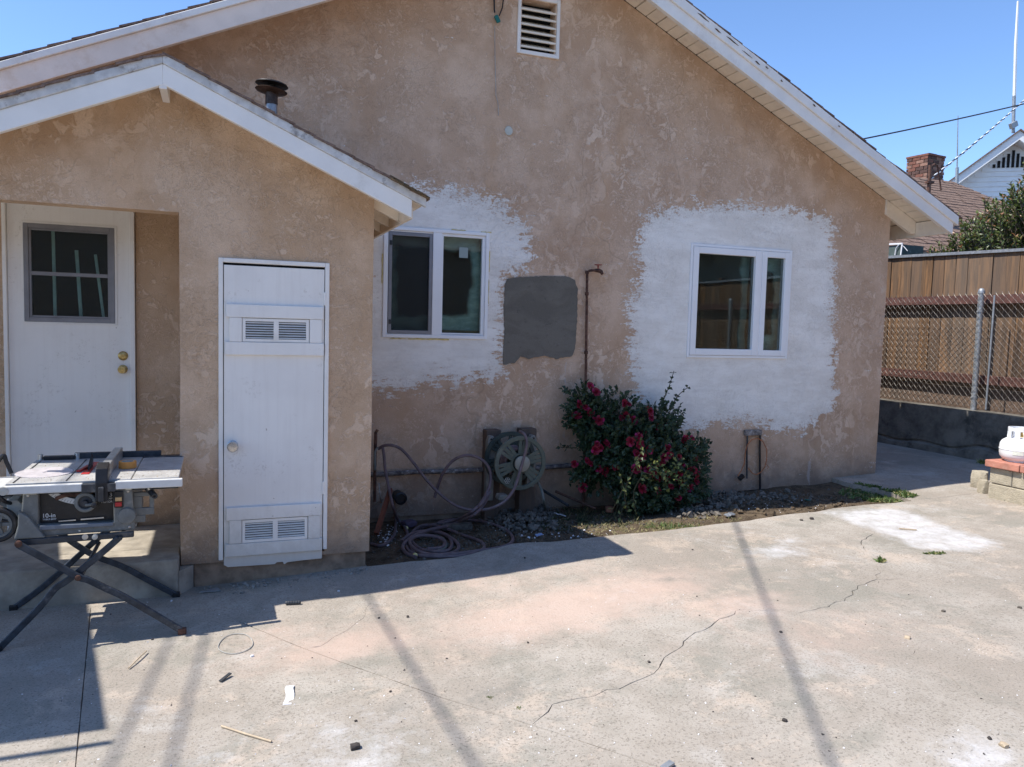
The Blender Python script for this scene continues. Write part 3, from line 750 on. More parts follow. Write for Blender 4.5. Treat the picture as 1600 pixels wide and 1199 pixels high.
MB().box((1.735, WY+.020, 2.03), (1.806, WY+.0215, 2.11)).build('sticker', plain('frosted_sticker', (.30, .36, .34), .6, var=.04), win1, label='square frosted sticker')
# plastic film bulging behind the glass, with the dark room showing through its middle
def film(name, x0, z0, x1, z1, y, hole_, parent, seed):
    hx0, hz0, hx1, hz1 = hole_
    o_ = dense([(x0, z0), (x1, z0), (x1, z1), (x0, z1)], .05)
    vs, fs = cdt(o_, [], [(x0+.02+random.random()*(x1-x0-.04), z0+.02+random.random()*(z1-z0-.04)) for _ in range(900)])
    hp_ = [(hx0, hz0), (hx1, hz0+.02), (hx1+.03, (hz0+hz1)/2), (hx1, hz1), (hx0, hz1)]
    o = MB().add([(v.x, y+.03*noise.noise((v.x*5, v.y*5, seed)), v.y) for v in vs], fs).build(name, M_CURT, parent, smooth=True, label='rippled pale plastic film behind the glass')
    at = o.data.attributes.new('cover', 'FLOAT', 'POINT'); at.data.foreach_set('value', [max(0, min(1, .5-(sdf((v.x, v.y), hp_)+.02*noise.noise((v.x*9, v.y*9, seed)))/.07)) for v in vs])
film('plastic_film', 1.60, z0+.04, x1-.04, z1-.03, WY+.09, (1.58, z0+.17, 1.84, z1-.13), win1, 1)
film('plastic_film', x0+.04, z0+.04, 1.53, z1-.03, WY+.10, (1.27, z0+.16, 1.55, z1-.13), win1, 5)
MB().box((1.60, WY+.05, z0+.03), (x1-.04, WY+.14, z0+.065)).build('window_stool', plain('bare_timber', (.30, .19, .10), .8), win1)
# patches of yellow foam round the frame
for a, b, c, d in [(1.20, z0-.012, 1.32, z0-.001), (1.34, z0-.014, 1.66, z0-.001), (1.66, z1+.001, 1.78, z1+.011), (1.90, z1-.002, 1.985, z1+.010), (x1+.001, z1-.30, x1+.011, z1-.14), (x1+.001, z1-.55, x1+.008, z1-.36), (x0-.012, z0+.40, x0-.001, z0+.62)]:
    n_ = 9; horiz = (c-a) > (d-b)
    P = [(a+(c-a)*i/n_, (b if horiz else b+(d-b)*i/n_)) for i in range(n_+1)]
    if horiz: pts_ = [(p[0], b+random.uniform(0, .004)) for p in P]+[(p[0], d-random.uniform(0, .006)) for p in P[::-1]]
    else: pts_ = [(a+random.uniform(0, .004), p[1]) for p in P]+[(c-random.uniform(0, .005), p[1]) for p in P[::-1]]
    MB().prism(pts_, 'y', WY-.006, WY+.002).build('foam_sealant', M_FOAM, win1)

x0, z0, x1, z1 = W2
g = MB(); frame(g, x0, z0, x1, z1, .022, WY-.012, WY+.05)
win2 = g.build('window', M_VINYL, house, bevel=.003, label='white window of one wide and one narrow pane, fence reflected')
xm = 4.545
g = MB(); frame(g, x0+.024, z0+.024, xm-.010, z1-.024, .056, WY-.020, WY+.04); g.build('sash', M_VINYL, win2, bevel=.004, label='wide sash')
g = MB(); frame(g, xm+.010, z0+.024, x1-.024, z1-.024, .052, WY-.016, WY+.04); g.build('sash', M_VINYL, win2, bevel=.004, label='narrow sash')
MB().box((xm-.009, WY-.012, z0+.022), (xm+.009, WY+.04, z1-.022)).build('mullion', M_VINYL, win2, bevel=.002)
MB().box((x0+.07, WY+.010, z0+.07), (xm-.06, WY+.016, z1-.07)).build('pane', M_GLASS, win2)
MB().box((xm+.055, WY+.012, z0+.07), (x1-.07, WY+.018, z1-.07)).build('pane', M_GLASS, win2)
g = MB(); frame(g, x0+.08, z0+.08, xm-.066, z1-.08, .006, WY+.018, WY+.022); frame(g, xm+.062, z0+.076, x1-.076, z1-.076, .006, WY+.02, WY+.024); g.build('glazing_spacer', M_BLACK, win2)
film('plastic_film', xm+.04, z0+.05, x1-.03, z1-.03, WY+.10, (xm+.03, z0+.2, x1-.11, z1-.2), win2, 9)
film('plastic_film', x0+.05, z0+.04, xm-.03, z1-.03, WY+.12, (x0+.05, z0+.06, xm-.12, z1-.05), win2, 12)

# ---- porch
PY = 4.60; PX = -.262; PTOP = 2.818
def ptop(x): return PTOP-.444*abs(x-PX)
PFY = 4.33
porch_outer = [(-1.38, .134), (-1.24, .134), (-1.24, 2.075), (-.203, 2.075), (-.203, .134), (.848, .134), (.848, ptop(.848)-.05), (PX, PTOP-.05), (-1.38, ptop(-1.38)-.05)]
UD = (-.004, .150, .594, 1.842)
def rnd_opening(): pass
# the arch above the door opening and the closet front are one stucco sheet
po = [(-1.38, 2.075), (-.203, 2.072), (-.199, 1.2), (-.205, .6), (-.200, .136), (.30, .132), (.845, .134), (.850, .9), (.847, 1.6), (.848, ptop(.848)-.05), (PX, PTOP-.05), (-1.38, ptop(-1.38)-.05)]
wall('porch_wall', po, [[(UD[0]+.012, .1345+.02), (UD[2]-.012, .1345+.02), (UD[2]-.012, UD[3]-.012), (UD[0]+.012, UD[3]-.012)]], PY, .13, M_STUC2, house, .07, None, .005)
MB().box((-1.52, PY, .136), (-1.39, PY+.13, 2.1)).build('porch_post', M_STUC2, house)
MB().box((.72, PY+.13, -.1), (.846, WY-.002, ptop(.8)-.06)).build('porch_side_wall', M_STUC2, house)
MB().box((-.20, PY+.13, .0), (-.08, WY-.002, 2.5)).build('porch_inner_wall', M_STUC2, house)
# stepped sill at the closet base
g = MB(); g.box((-.135, PY+.018, -.1), (.828, PY+.15, .1335)); g.build('foundation', M_FOUND, house, bevel=.006)
# back wall of the porch with the entry door
BY = 5.30
g = MB(); g.box((-1.52, BY, .2), (-1.175, BY+.12, 2.6)); g.box((-.478, BY, .2), (-.201, BY+.12, 2.6)); g.box((-1.175, BY, 2.185), (-.478, BY+.12, 2.6)); g.build('porch_back_wall', M_STUC2, house)
g = MB(); g.box((-1.52, PY+.135, 2.30), (-.2, BY, 2.33)); g.build('porch_ceiling', M_SOFFIT, house)
# porch step
g = MB(); g.box((-2.6, PY-.10, -.1), (-.207, PY+.16, .198)); g.box((-2.6, PY+.16, -.1), (-.202, BY+.1, .198))
g.build('porch_step', M_STEP, house, bevel=.012, seg=3)
g = MB(); g.prism([(-.2065, PY-.098), (-.136, PY+.004), (-.136, PY+.03), (-.2065, PY+.03)], 'z', -.1, .130); g.build('step_return', M_STEP, house, bevel=.004)

# entry door
dx0, dx1, dz0, dz1 = -1.150, -.512, .215, 2.145
g = MB(); g.box((dx0-.022, BY-.035, dz0-.01), (dx0-.002, BY+.08, dz1+.03)); g.box((dx1+.002, BY-.035, dz0-.01), (dx1+.030, BY+.08, dz1+.03)); g.box((dx0-.002, BY-.035, dz1+.002), (dx1+.002, BY+.08, dz1+.03))
df = g.build('door_frame', M_WHITE, house, bevel=.003)
wx0, wx1, wz0, wz1 = -1.068, -.592, 1.462, 2.035
g = MB()
g.box((dx0, BY-.010, dz0), (wx0, BY+.03, dz1)); g.box((wx1, BY-.010, dz0), (dx1, BY+.03, dz1)); g.box((wx0, BY-.010, dz0), (wx1, BY+.03, wz0)); g.box((wx0, BY-.010, wz1), (wx1, BY+.03, dz1))
door = g.build('entry_door', M_DOOR, house, label='white entry door with a two pane grey framed window and brass locks')
g = MB(); frame(g, wx0-.012, wz0-.012, wx1+.012, wz1+.012, .012, BY-.018, BY-.009); g.build('window_trim', M_WHITE, door, bevel=.002)
g = MB(); frame(g, wx0, wz0, wx1, wz1, .026, BY-.022, BY+.01); frame(g, wx0+.026, wz0+.026, wx1-.026, wz1-.026, .012, BY-.014, BY+.01)
g.box((wx0+.038, BY-.014, 1.735), (wx1-.038, BY+.01, 1.757)); g.build('window_frame', M_SCRN, door, bevel=.002)
for a, b in ((wz0+.035, 1.735), (1.757, wz1-.035)): MB().box((wx0+.036, BY, a), (wx1-.036, BY+.005, b)).build('pane', M_GLASS, door)
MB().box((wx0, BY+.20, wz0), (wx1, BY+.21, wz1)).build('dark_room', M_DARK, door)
for xx, w_, h_ in ((-.93, .024, wz1), (-.79, .026, 1.90), (-.665, .022, 1.88)):
    MB().bar((xx, BY+.10, wz0), (xx-(.005 if xx < -.9 else .022 if xx < -.7 else .045), BY+.10, h_), w_*.7, .012, (0, 1, 0)).build('reflection_strip', M_STREAK, door)  # solid pale strips stand in for streaks reflected in the door glass
for xx, zz in ((-.551, 1.266), (-.553, 1.184)):
    M_ = Matrix.Translation((xx, BY-.010, zz)) @ Matrix.Rotation(pi/2, 4, 'X')
    g = MB(); g.lathe([(.028, -.001), (.028, .006), (.022, .012), (.012, .013), (.011, .018), (.001, .018)] if zz > 1.2 else [(.027, -.001), (.027, .006), (.018, .010), (.010, .03), (.020, .04), (.024, .052), (.020, .062), (.001, .064)], 24, M_)
    g.build('deadbolt' if zz > 1.2 else 'door_knob', M_BRASS, door, smooth=True)

# water heater closet door
x0, z0, x1, z1 = UD
g = MB(); w_ = .024; y0 = PY-.018
g.box((x0, y0, z0), (x0+w_, PY+.06, z1)); g.box((x1-w_, y0, z0+.02), (x1, PY+.06, z1)); g.box((x0+w_, y0, z1-w_), (x1-w_, PY+.06, z1))
cf = g.build('closet_door_frame', M_WHITE, house, bevel=.004)
g = MB(); g.box((x0+w_+.004, PY-.012, .118), (x1-w_-.004, PY+.02, z1-w_-.014))
g.prism([(.028, .118), (.045, .106), (.30, .102), (.31, .112), (.345, .112), (.35, .098), (.355, .098), (.372, .108), (.45, .112), (.564, .114), (.564, .13), (.028, .13)], 'y', PY-.011, PY+.015)
cd_ = g.build('closet_door', M_DOOR, house, bevel=.002, label='white closet door with two louvred grilles and a round steel knob')
MB().box((x0+w_, PY+.021, z0), (x1-w_, PY+.03, z1-w_)).build('dark_gap', M_DARK, cd_)
def louvre_panel(zc, parent):
    """applied boards round a pressed steel grille"""
    zt, zb = zc+.135, zc-.135
    for a, b, c, d in ((.036, zt-.072, .560, zt), (.030, zb-.01, .564, zb+.062)):
        g = MB(); g.prism([(a, b), (c, b), (c-.0, d), (a, d)], 'y', PY-.032, PY-.0125); g.build('trim_board', M_DOOR, parent, bevel=.003)
    for a, c in ((.052, .118), (.484, .552)):
        MB().box((a, PY-.030, zb+.063), (c, PY-.0125, zt-.073)).build('trim_board', M_DOOR, parent, bevel=.003)
    gx0, gx1, gz0, gz1 = .121, .480, zb+.064, zt-.076
    g = MB(); pad = .016
    frame(g, gx0, gz0, gx1, gz1, pad, PY-.026, PY-.0125); g.box(((gx0+gx1)/2-.014, PY-.026, gz0+pad), ((gx0+gx1)/2+.014, PY-.0125, gz1-pad))
    n_ = 7
    for s_ in ((gx0+pad, (gx0+gx1)/2-.014), ((gx0+gx1)/2+.014, gx1-pad)):
        for i in range(n_):
            z = gz0+pad+(gz1-gz0-2*pad)*(i+.3)/n_
            g.add([(s_[0], PY-.025, z), (s_[1], PY-.025, z), (s_[1], PY-.015, z+.0065), (s_[0], PY-.015, z+.0065), (s_[0], PY-.0235, z-.0015), (s_[1], PY-.0235, z-.0015), (s_[1], PY-.0135, z+.005), (s_[0], PY-.0135, z+.005)],
                  [(0, 1, 2, 3), (7, 6, 5, 4), (0, 4, 5, 1), (1, 5, 6, 2), (2, 6, 7, 3), (3, 7, 4, 0)])
    g.build('vent_grille', M_WHITE, parent, bevel=.003, seg=2, label='pressed metal grille of two slotted panels')
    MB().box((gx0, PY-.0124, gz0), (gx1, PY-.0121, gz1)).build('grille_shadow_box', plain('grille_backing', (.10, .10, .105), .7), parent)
louvre_panel(1.455, cd_); louvre_panel(.315, cd_)
M_ = Matrix.Translation((.070, PY-.012, .80)) @ Matrix.Rotation(pi/2, 4, 'X')
MB().lathe([(.030, -.001), (.030, .005), (.014, .012), (.013, .030), (.026, .042), (.030, .055), (.024, .066), (.001, .068)], 24, M_).build('door_knob', M_STEEL, cd_, smooth=True)
for zz in (1.60, .50):
    g = MB(); g.box((x1-w_-.008, PY-.021, zz), (x1-w_+.004, PY-.012, zz+.075)); g.build('hinge', M_WHITE, cd_, bevel=.002)

# porch roof
EXP = 1.075; ELP = -1.60
g = MB(); slope(g, PX, EXP, PFY+.04, WY-.004, -.03, .022, ptop); slope(g, ELP, PX, PFY+.04, WY-.004, -.03, .022, ptop)
proof = g.build('porch_roof', M_SOFFIT, house)
shingles('shingles', PX, EXP+.02, PFY-.02, ptop, proof, 13, depth=.48, ysteps=3)
shingles('shingles', ELP-.02, PX, PFY-.02, ptop, proof, 13, depth=.48, ysteps=3)
rake('rake_board', PX, 1.01, PFY, ptop, -.055, -.155, .035, M_WHITE, house, label='bright white rake board on the right slope of the porch')
rake('rake_board', PX, ELP, PFY, ptop, -.055, -.158, .035, M_WHITE, house, label='bright white rake board on the left slope of the porch')
rake('drip_edge', PX, 1.09, PFY-.008, ptop, -.006, -.055, .03, M_FLASH, house, label='worn grey metal edge over the right porch rake')
rake('drip_edge', PX, ELP-.02, PFY-.008, ptop, -.006, -.055, .03, M_FLASH, house, label='worn grey metal edge over the left porch rake')
MB().box((PX-.017, PFY+.002, PTOP-.178), (PX+.019, PY-.002, PTOP-.09)).build('ridge_beam_end', M_FASCIA, house, bevel=.003)
# curled, broken tabs at the low corner
g = MB()
for i in range(9):
    x = .93+random.random()*.17; z = ptop(x)+.004+random.uniform(-.01, .012); a = random.uniform(-.1, .12)
    g.bar((x-.06, PFY-.02+random.uniform(-.01, .03), z+.026), (x+.012, PFY-.02+random.uniform(-.01, .03), z-.008), .05, .006, (a, 0, 1))
g.build('curled_shingles', plain('rotten_shingle', (.13, .09, .05), .95, var=.4, scale=40, dirt=(.42, .32, .18), dirtamt=.6), house, kind='stuff')
# rafters and eave board on the right
zP = ptop(1.02)
MB().box((1.005, PFY+.037, zP-.15), (1.025, WY-.01, zP-.085)).build('eave_board', M_SOFFIT, house, bevel=.002)
for yy in (4.66, 4.95, 5.24, 5.53):
    g = MB(); a, b = .849, 1.004
    g.prism([(a, ptop(a)-.054), (b, ptop(b)-.054), (b, ptop(b)-.14), (a, ptop(a)-.14)], 'y', yy-.018, yy+.018); g.build('rafter_tail', M_SOFFIT, house, bevel=.002)
# flue through the porch roof
fl = thing('flue_pipe', 'short rusty flue with a double disc cap rising behind the porch roof', 'flue pipe', (.295, 5.0, 2.55))
MB().lathe([(.034, 2.5), (.034, 2.80), (.030, 2.80), (.030, 2.5)], 20, Matrix.Translation((.295, 5, 0))).build('pipe', M_FLUEB, fl, smooth=True)
MB().lathe([(.036, 2.80), (.036, 2.885), (.03, 2.885)], 20, Matrix.Translation((.295, 5, 0))).build('collar', M_FLUE, fl, smooth=True)
Mt = Matrix.Translation((.293, 5, 2.878)) @ Matrix.Rotation(radians(5), 4, 'Y')
MB().lathe([(.04, -.010), (.088, -.002), (.094, .004), (.088, .008), (.04, .008)], 32, Mt).build('lower_disc', M_FLUE, fl, smooth=True)
MB().lathe([(.020, .006), (.022, .036), (.090, .034), (.096, .038), (.090, .046), (.03, .058), (.001, .060)], 32, Mt).build('cap_disc', plain('black_cap', (.018, .016, .016), .45, .3), fl, smooth=True)
# ------------------------------------------------------------------ right side: retaining wall, fences, neighbours
m = MB(); m.box((7.72, -30, -.2), (60, 60, .72)); m.build('neighbour_ground', M_SOIL, kind='structure')
g = MB(); N = 150
ys = [-9+18.6*i/N for i in range(N+1)]; top = .735
P = []
for i, y in enumerate(ys):
    b = .055*max(0, noise.noise((y*2.1, 1, 0))+.35)+.03
    hb = .30+.10*noise.noise((y*1.6, 5, 0))
    P.append([(7.84, -.1), (7.84, top), (7.652+.004*noise.noise((y*3, 0, 0)), top+.004*noise.noise((y*4, 0, 1))), (7.648+.006*noise.noise((y*2, 3, 1)), .55), (7.650+.008*noise.noise((y*3, 3, 9)), hb+.02), (7.666, hb), (7.66-b*.5, hb-.03), (7.645-b*.6, .18), (7.64-b*.6, -.1)])
k = len(P[0]); V = [(x, y, z) for y, r in zip(ys, P) for x, z in r]
Fc = [(i*k+j, (i+1)*k+j, (i+1)*k+j+1, i*k+j+1) for i in range(N) for j in range(k-1)]
Fc += [tuple(range(k)), tuple(range(N*k+k-1, N*k-1, -1))]
g.add(V, Fc); rw = g.build('retaining_wall', M_RWALL)
tag(rw, 'low dark stained concrete retaining wall with a broken footing along the alley', 'retaining wall')

# chain-link fence on top of the wall
cl = thing('chain_link_fence', 'chain link fence with a domed galvanised post on the retaining wall', 'fence', (7.75, 6.15, .73))
g = MB(); p = .036; zb, zt = .775, 2.0
y = -6.0; i = 0
while y < 9.3:
    pts_ = []; kk = int((zt-zb)/p)
    for q in range(kk+1):
        s_ = (q+i) % 2
        pts_.append((7.70+(.004 if s_ else -.004)+.012*noise.noise((y*.8, q*.1, 0)), y+s_*p+.004*noise.noise((y*2, q*.15, 4)), zb+q*p))
    # knuckle twisted above the top
    if i % 2: pts_.append((pts_[-1][0], pts_[-1][1]+.006, pts_[-1][2]+.018))
    g.tube(pts_, .0022, 3, False); y += p; i += 1
g.build('chain_mesh', M_MESHW, cl, kind='stuff')
for yy in (6.15, 8.7, 3.6, 1.05, -1.5, -4.05):
    g = MB(); g.lathe([(.031, .70), (.031, 2.005), (.035, 2.005), (.035, 2.025), (.030, 2.045), (.018, 2.060), (.002, 2.064)], 20, Matrix.Translation((7.74, yy, 0))); g.build('post', M_GALV, cl, smooth=True)
MB().tube([(7.69, 5.965, .76), (7.69, 5.955, 1.98)], .010, 8).build('tension_bar', M_GALV, cl)
for zz in (.86, 1.3, 1.8): MB().ringp(.0315, .036, zz, zz+.02, 20, Matrix.Translation((7.74, 6.15, 0))).build('post_band', M_GALV, cl)

# wooden fence
wf = thing('board_fence', 'tall weathered redwood board fence with red rails behind the chain link', 'fence', (7.95, 6, .72))
def ftop(y): return 2.50+.031*(max(y, 3)-7.63)
pme = []
for v_ in range(6):
    h = 1.0; g = MB(); w_ = .148; rr = [random.uniform(-.003, .003) for _ in range(6)]
    ys_ = [0, w_*.33, w_*.66, w_]; V = []
    for z in (0, .5, 1.0):
        V += [(rr[(int(z*2)+j) % 6]*.6, yy+(rr[j] if j in (0, 3) else 0), z) for j, yy in enumerate(ys_)]
    V2 = [(x+.018, y_, z) for x, y_, z in V]; nn = len(V)
    Fc = []
    for r_ in range(2):
        for j in range(3):
            a = r_*4+j; Fc += [(a, a+1, a+5, a+4), (a+nn+4, a+nn+5, a+nn+1, a+nn)]
        Fc += [(r_*4, r_*4+4, r_*4+4+nn, r_*4+nn), (r_*4+3, r_*4+3+nn, r_*4+7+nn, r_*4+7)]
    for j in range(3): Fc += [(j, j+nn, j+1+nn, j+1), (8+j, 8+j+1, 8+j+1+nn, 8+j+nn)]
    g.add(V + V2, Fc); pme.append(g.mesh('fence_board', M_FENCE))
y = 7.70+.155*9; i = 0
while y > -7.5:
    h = ftop(y)-.97-.003
    M_ = Matrix.Translation((7.925+random.uniform(-.003, .003), y-.148, .97)) @ Matrix.Rotation(random.uniform(-.003, .003), 4, 'X') @ Matrix.Diagonal((1, 1, h, 1))
    inst(pme[random.randrange(6)], 'fence_board', M_, wf); y -= .1535
for a, b in ((1.985, .10), (1.105, .10)):
    g = MB(); g.prism([(-7.6, a-.095), (3, a-.095), (9.2, a-.095+.02), (9.2, a+.02), (3, a), (-7.6, a)], 'x', 7.83, 7.918); g.build('rail', M_REDRAIL, wf)
g = MB(); g.prism([(-7.6, ftop(3)), (3, ftop(3)), (9.2, ftop(9.2)), (9.2, ftop(9.2)+.032), (3, ftop(3)+.032), (-7.6, ftop(3)+.032)], 'x', 7.895, 7.965); g.build('cap_rail', M_GALV, wf, label='pale grey metal cap along the top')
MB().box((7.93, -7.5, .70), (7.955, 9.2, .966)).build('gap_board', M_STAKE, wf, label='dark kickboard standing in for the shaded gap under the fence')  # added dark strip in place of the shaded gap below the boards
for yy in (8.6, 5.2, 2.8, .4, -2, -4.4): MB().box((7.95, yy, .6), (8.04, yy+.09, 2.45)).build('post', M_STAKE, wf)

# block planter with red brick cap and propane tank
pw = thing('planter_wall', 'low tan block planter wall capped with red bricks', 'planter wall', (6.4, 4.0, .2))
y = 4.64; i = 0
while y > 2.2:
    MB().box((6.075, y-.392, .05), (6.27, y, .300)).build('block', M_BLOCK, pw, bevel=.006); 
    MB().box((6.082, y-.192 if i == 0 else y-.192, .308), (6.27, y if i == 0 else y+.2, .436)).build('block', M_BLOCK, pw, bevel=.006)
    y -= .40; i += 1
MB().box((6.28, 4.45, .05), (6.72, 4.64, .428)).build('block', M_BLOCK, pw, bevel=.006)
MB().box((6.09, 2.2, .10), (6.26, 4.62, .44)).build('mortar', M_RWALL, pw)
y = 4.665; 
while y > 2.2:
    MB().box((6.045, y-.300, .442), (6.30, y, .500)).build('cap_brick', M_CAPBRICK, pw, bevel=.007, seg=2); y -= .307
x = 6.305
while x < 6.9:
    MB().box((x, 4.44, .442), (x+.20, 4.665, .500)).build('cap_brick', M_CAPBRICK, pw, bevel=.007, seg=2); x += .207
MB().box((6.3, 2.3, .1), (6.75, 4.43, .44)).build('fill_soil', M_SOIL, pw)
# rear slab that carries the tank
MB().box((6.31, 4.05, .442), (6.60, 4.43, .4985)).build('cap_brick', M_CAPBRICK, pw, bevel=.006)
pt = thing('propane_tank', 'small white propane tank standing on the red brick cap', 'propane tank', (6.245, 4.51, .5))
Mt = Matrix.Translation((6.245, 4.51, .5))
pr_ = [(.10, .012), (.128, .022), (.146, .045), (.150, .075), (.150, .125), (.147, .148), (.134, .172), (.108, .190), (.07, .200), (.03, .204), (.001, .204)]
MB().lathe([(.11, .004)]+pr_, 40, Mt).build('tank_body', M_PROP, pt, smooth=True)
MB().ringp(.098, .104, .0, .022, 32, Mt).build('foot_ring', M_PROP, pt)
MB().lathe([(.152, .098), (.153, .1), (.153, .106), (.152, .108)], 40, Mt).build('weld_seam', M_PROP, pt, smooth=True)
g = MB()
n_ = 36
for a0, a1 in ((10, 75), (105, 170), (190, 255), (285, 350)):
    V = []
    for i in range(9):
        a = radians(a0+(a1-a0)*i/8)
        for r, z in ((.088, .19), (.094, .19), (.094+.004, .275), (.088+.004, .275)): V.append((r*cos(a), r*sin(a), z))
    Fc = [(i*4+j, (i+1)*4+j, (i+1)*4+(j+1) % 4, i*4+(j+1) % 4) for i in range(8) for j in range(4)]+[(0, 1, 2, 3), (35, 34, 33, 32)]
    # window cut: use upper band and legs only
    for lo, hi in ((.255, .285),):
        V = []
        for i in range(9):
            a = radians(a0-14+(a1-a0+28)*i/8)
            for r, z in ((.086, lo), (.096, lo), (.096, hi), (.086, hi)): V.append((r*cos(a), r*sin(a), z))
        g.add(V, Fc, Mt)
    for b0, b1 in ((a0, a0+22), (a1-22, a1)):
        V = []
        for i in range(5):
            a = radians(b0+(b1-b0)*i/4)
            for r, z in ((.094, .176), (.1, .176), (.096, .255), (.087, .255)): V.append((r*cos(a), r*sin(a), z))
        g.add(V, [(i*4+j, (i+1)*4+j, (i+1)*4+(j+1) % 4, i*4+(j+1) % 4) for i in range(4) for j in range(4)]+[(0, 1, 2, 3), (19, 18, 17, 16)], Mt)
g.build('collar', M_PROP, pt, kind=None)
MB().lathe([(.018, .20), (.018, .225), (.012, .228), (.012, .245), (.024, .247), (.024, .262), (.001, .263)], 16, Mt).build('valve', M_BRASS, pt, smooth=True)
V = []
for i in range(7):
    a = radians(196+i*5)
    V += [(.1515*cos(a), .1515*sin(a), .066), (.1515*cos(a), .1515*sin(a), .105)]
MB().add(V, [(i*2, i*2+2, i*2+3, i*2+1) for i in range(6)], Mt).build('label_sticker', M_LABEL, pt)
# broken concrete lump by the planter end
def rock(name, c, s_, mat, seed, sub=2, **kw):
    bm = bmesh.new(); bmesh.ops.create_icosphere(bm, subdivisions=sub, radius=1)
    for v in bm.verts:
        d = 1+.35*noise.noise(v.co*1.3+Vector((seed, seed*2, 0)))+.12*noise.noise(v.co*4+Vector((seed, 0, 0)))
        v.co = Vector((max(-.75, min(.75, v.co.x*d))*s_[0], max(-.8, min(.8, v.co.y*d))*s_[1], max(-.7, min(.75, v.co.z*d))*s_[2]))
    me = bpy.data.meshes.new(name); bm.to_mesh(me); bm.free(); me.materials.append(mat)
    if sub > 1: shade(me, 35)
    o = bpy.data.objects.new(name, me); C.objects.link(o); o.location = c; o.rotation_euler = (0, 0, seed*1.7); tag(o, **kw); return o
q = onG(1527, 762); rock('concrete_lump', (q.x+.02, q.y, q.z+.06), (.085, .07, .12), M_BLOCK, 3.1, 3, label='crumbled pale concrete lump against the end of the planter', cat='concrete lump')
q = onG(1540, 772); rock('concrete_lump', (q.x, q.y+.02, q.z+.045), (.05, .05, .10), M_BLOCK, 5.3, 3, label='thin upright concrete shard touching the planter corner', cat='concrete lump')

# ---- neighbour's brown roofed house
nh = thing('neighbour_house', 'tan house with brown shingle roof behind the fence', 'house', (13, 12, .7))
NY, NR = 10.9, 14.0
MB().box((9.6, NY, .6), (17.2, 18, 3.15)).build('wall', M_TAN, nh)
ez = 3.05; ry = 5.25; sl = (ry-ez)/(NR-10.45)
xa, xh, xb = 7.6, 16.35, 18.4
g = MB(); g.add([(xa, 10.45, ez), (xb, 10.45, ez), (xh, NR, ry), (xa, NR, ry), (xb, 18.3, ez), (xa, 18.3, ez-.0)], [(0, 1, 2, 3), (1, 4, 2), (2, 4, 5, 3), (0, 3, 5), (0, 5, 4, 1)])
nroof = g.build('roof', M_SHING, nh)
# courses of shingles as separate raised tabs joined together
g = MB(); ny = 26
for j in range(ny):
    ya = 10.43+(NR-10.45)*j/ny; yb = ya+(NR-10.45)/ny*1.05; za = ez+(ya-10.45)*sl+.022; zb_ = ez+(yb-10.45)*sl+.010
    lim = xb-(xb-xh)*(ya-10.45)/(NR-10.45); x = 9.5+(j % 2)*.11
    while x < lim:
        w_ = random.uniform(.16, .30); dz = random.uniform(0, .012)
        g.add([(x, ya, za+dz), (min(lim, x+w_-.012), ya, za+dz), (min(lim, x+w_-.012), yb, zb_+dz), (x, yb, zb_+dz), (x, ya, za-.03), (min(lim, x+w_-.012), ya, za-.03)], [(0, 1, 2, 3), (4, 5, 1, 0)]); x += w_
g.build('shingles', M_SHING, nroof, kind='stuff')
MB().box((9.5, 10.44, ez-.14), (18.3, 10.47, ez-.0)).build('eave_board', M_TAN, nh)
MB().tube([(12.24, 10.82, .7), (12.24, 10.82, 3.05)], .045, 10).build('downspout', M_GALV, nh)
MB().box((11.9, NY-.02, 2.9), (13.6, NY-.002, 2.98)).build('dark_trim', M_STAKE, nh)
# chimney on the far slope
ch = MB(); bz = 5.0; cx0, cx1, cy0, cy1 = 17.2, 17.86, 15.5, 16.05
# chimney turned so that one face looks left
CHM = Matrix.Translation((17.85, 15.5, 0)) @ Matrix.Rotation(radians(7), 4, 'Z')
MB().box((-.66, .02, 4.4), (-.02, .58, 6.22), CHM).build('chimney_mortar', plain('mortar', (.42, .37, .33), .9), nh)
g = MB(); g.mi = 0; rows = 14; bh = 1.25/14
for r_ in range(rows):
    z = 5.0+r_*bh; o_ = .11 if r_ % 2 else 0
    x = -.68+0; 
    for kx in range(4):
        a = max(-.68, -.68+kx*.225-o_); b = min(0, -.68+(kx+1)*.225-o_-.018)
        if b > a+.02: g.mi = random.randrange(3); g.box((a, 0, z), (b, .05, z+bh-.016), CHM)
    for ky in range(4):
        a = max(.0, ky*.225-(.11-o_)); b = min(.60, (ky+1)*.225-(.11-o_)-.018)
        if b > a+.02: g.mi = random.randrange(3); g.box((-.70, a, z), (-.655, b, z+bh-.016), CHM)
    g.mi = 0
g.box((-.71, -.02, 6.24), (.01, .62, 6.29), CHM); g.mi = 2; g.box((-.50, .1, 6.29), (-.2, .5, 6.34), CHM)
mats = [plain('chimney_brick', (.20, .085, .06), .9, var=.15), plain('pale_brick', (.27, .15, .11), .9, var=.15), plain('dark_brick', (.10, .055, .045), .9, var=.15)]
g.build('brick', mats, nh, kind='stuff', label='chimney bricks in weathered reds')
MB().box((-.74, -.05, 4.6), (.06, .64, 5.28), CHM).build('flashing', M_SIDING, nh)

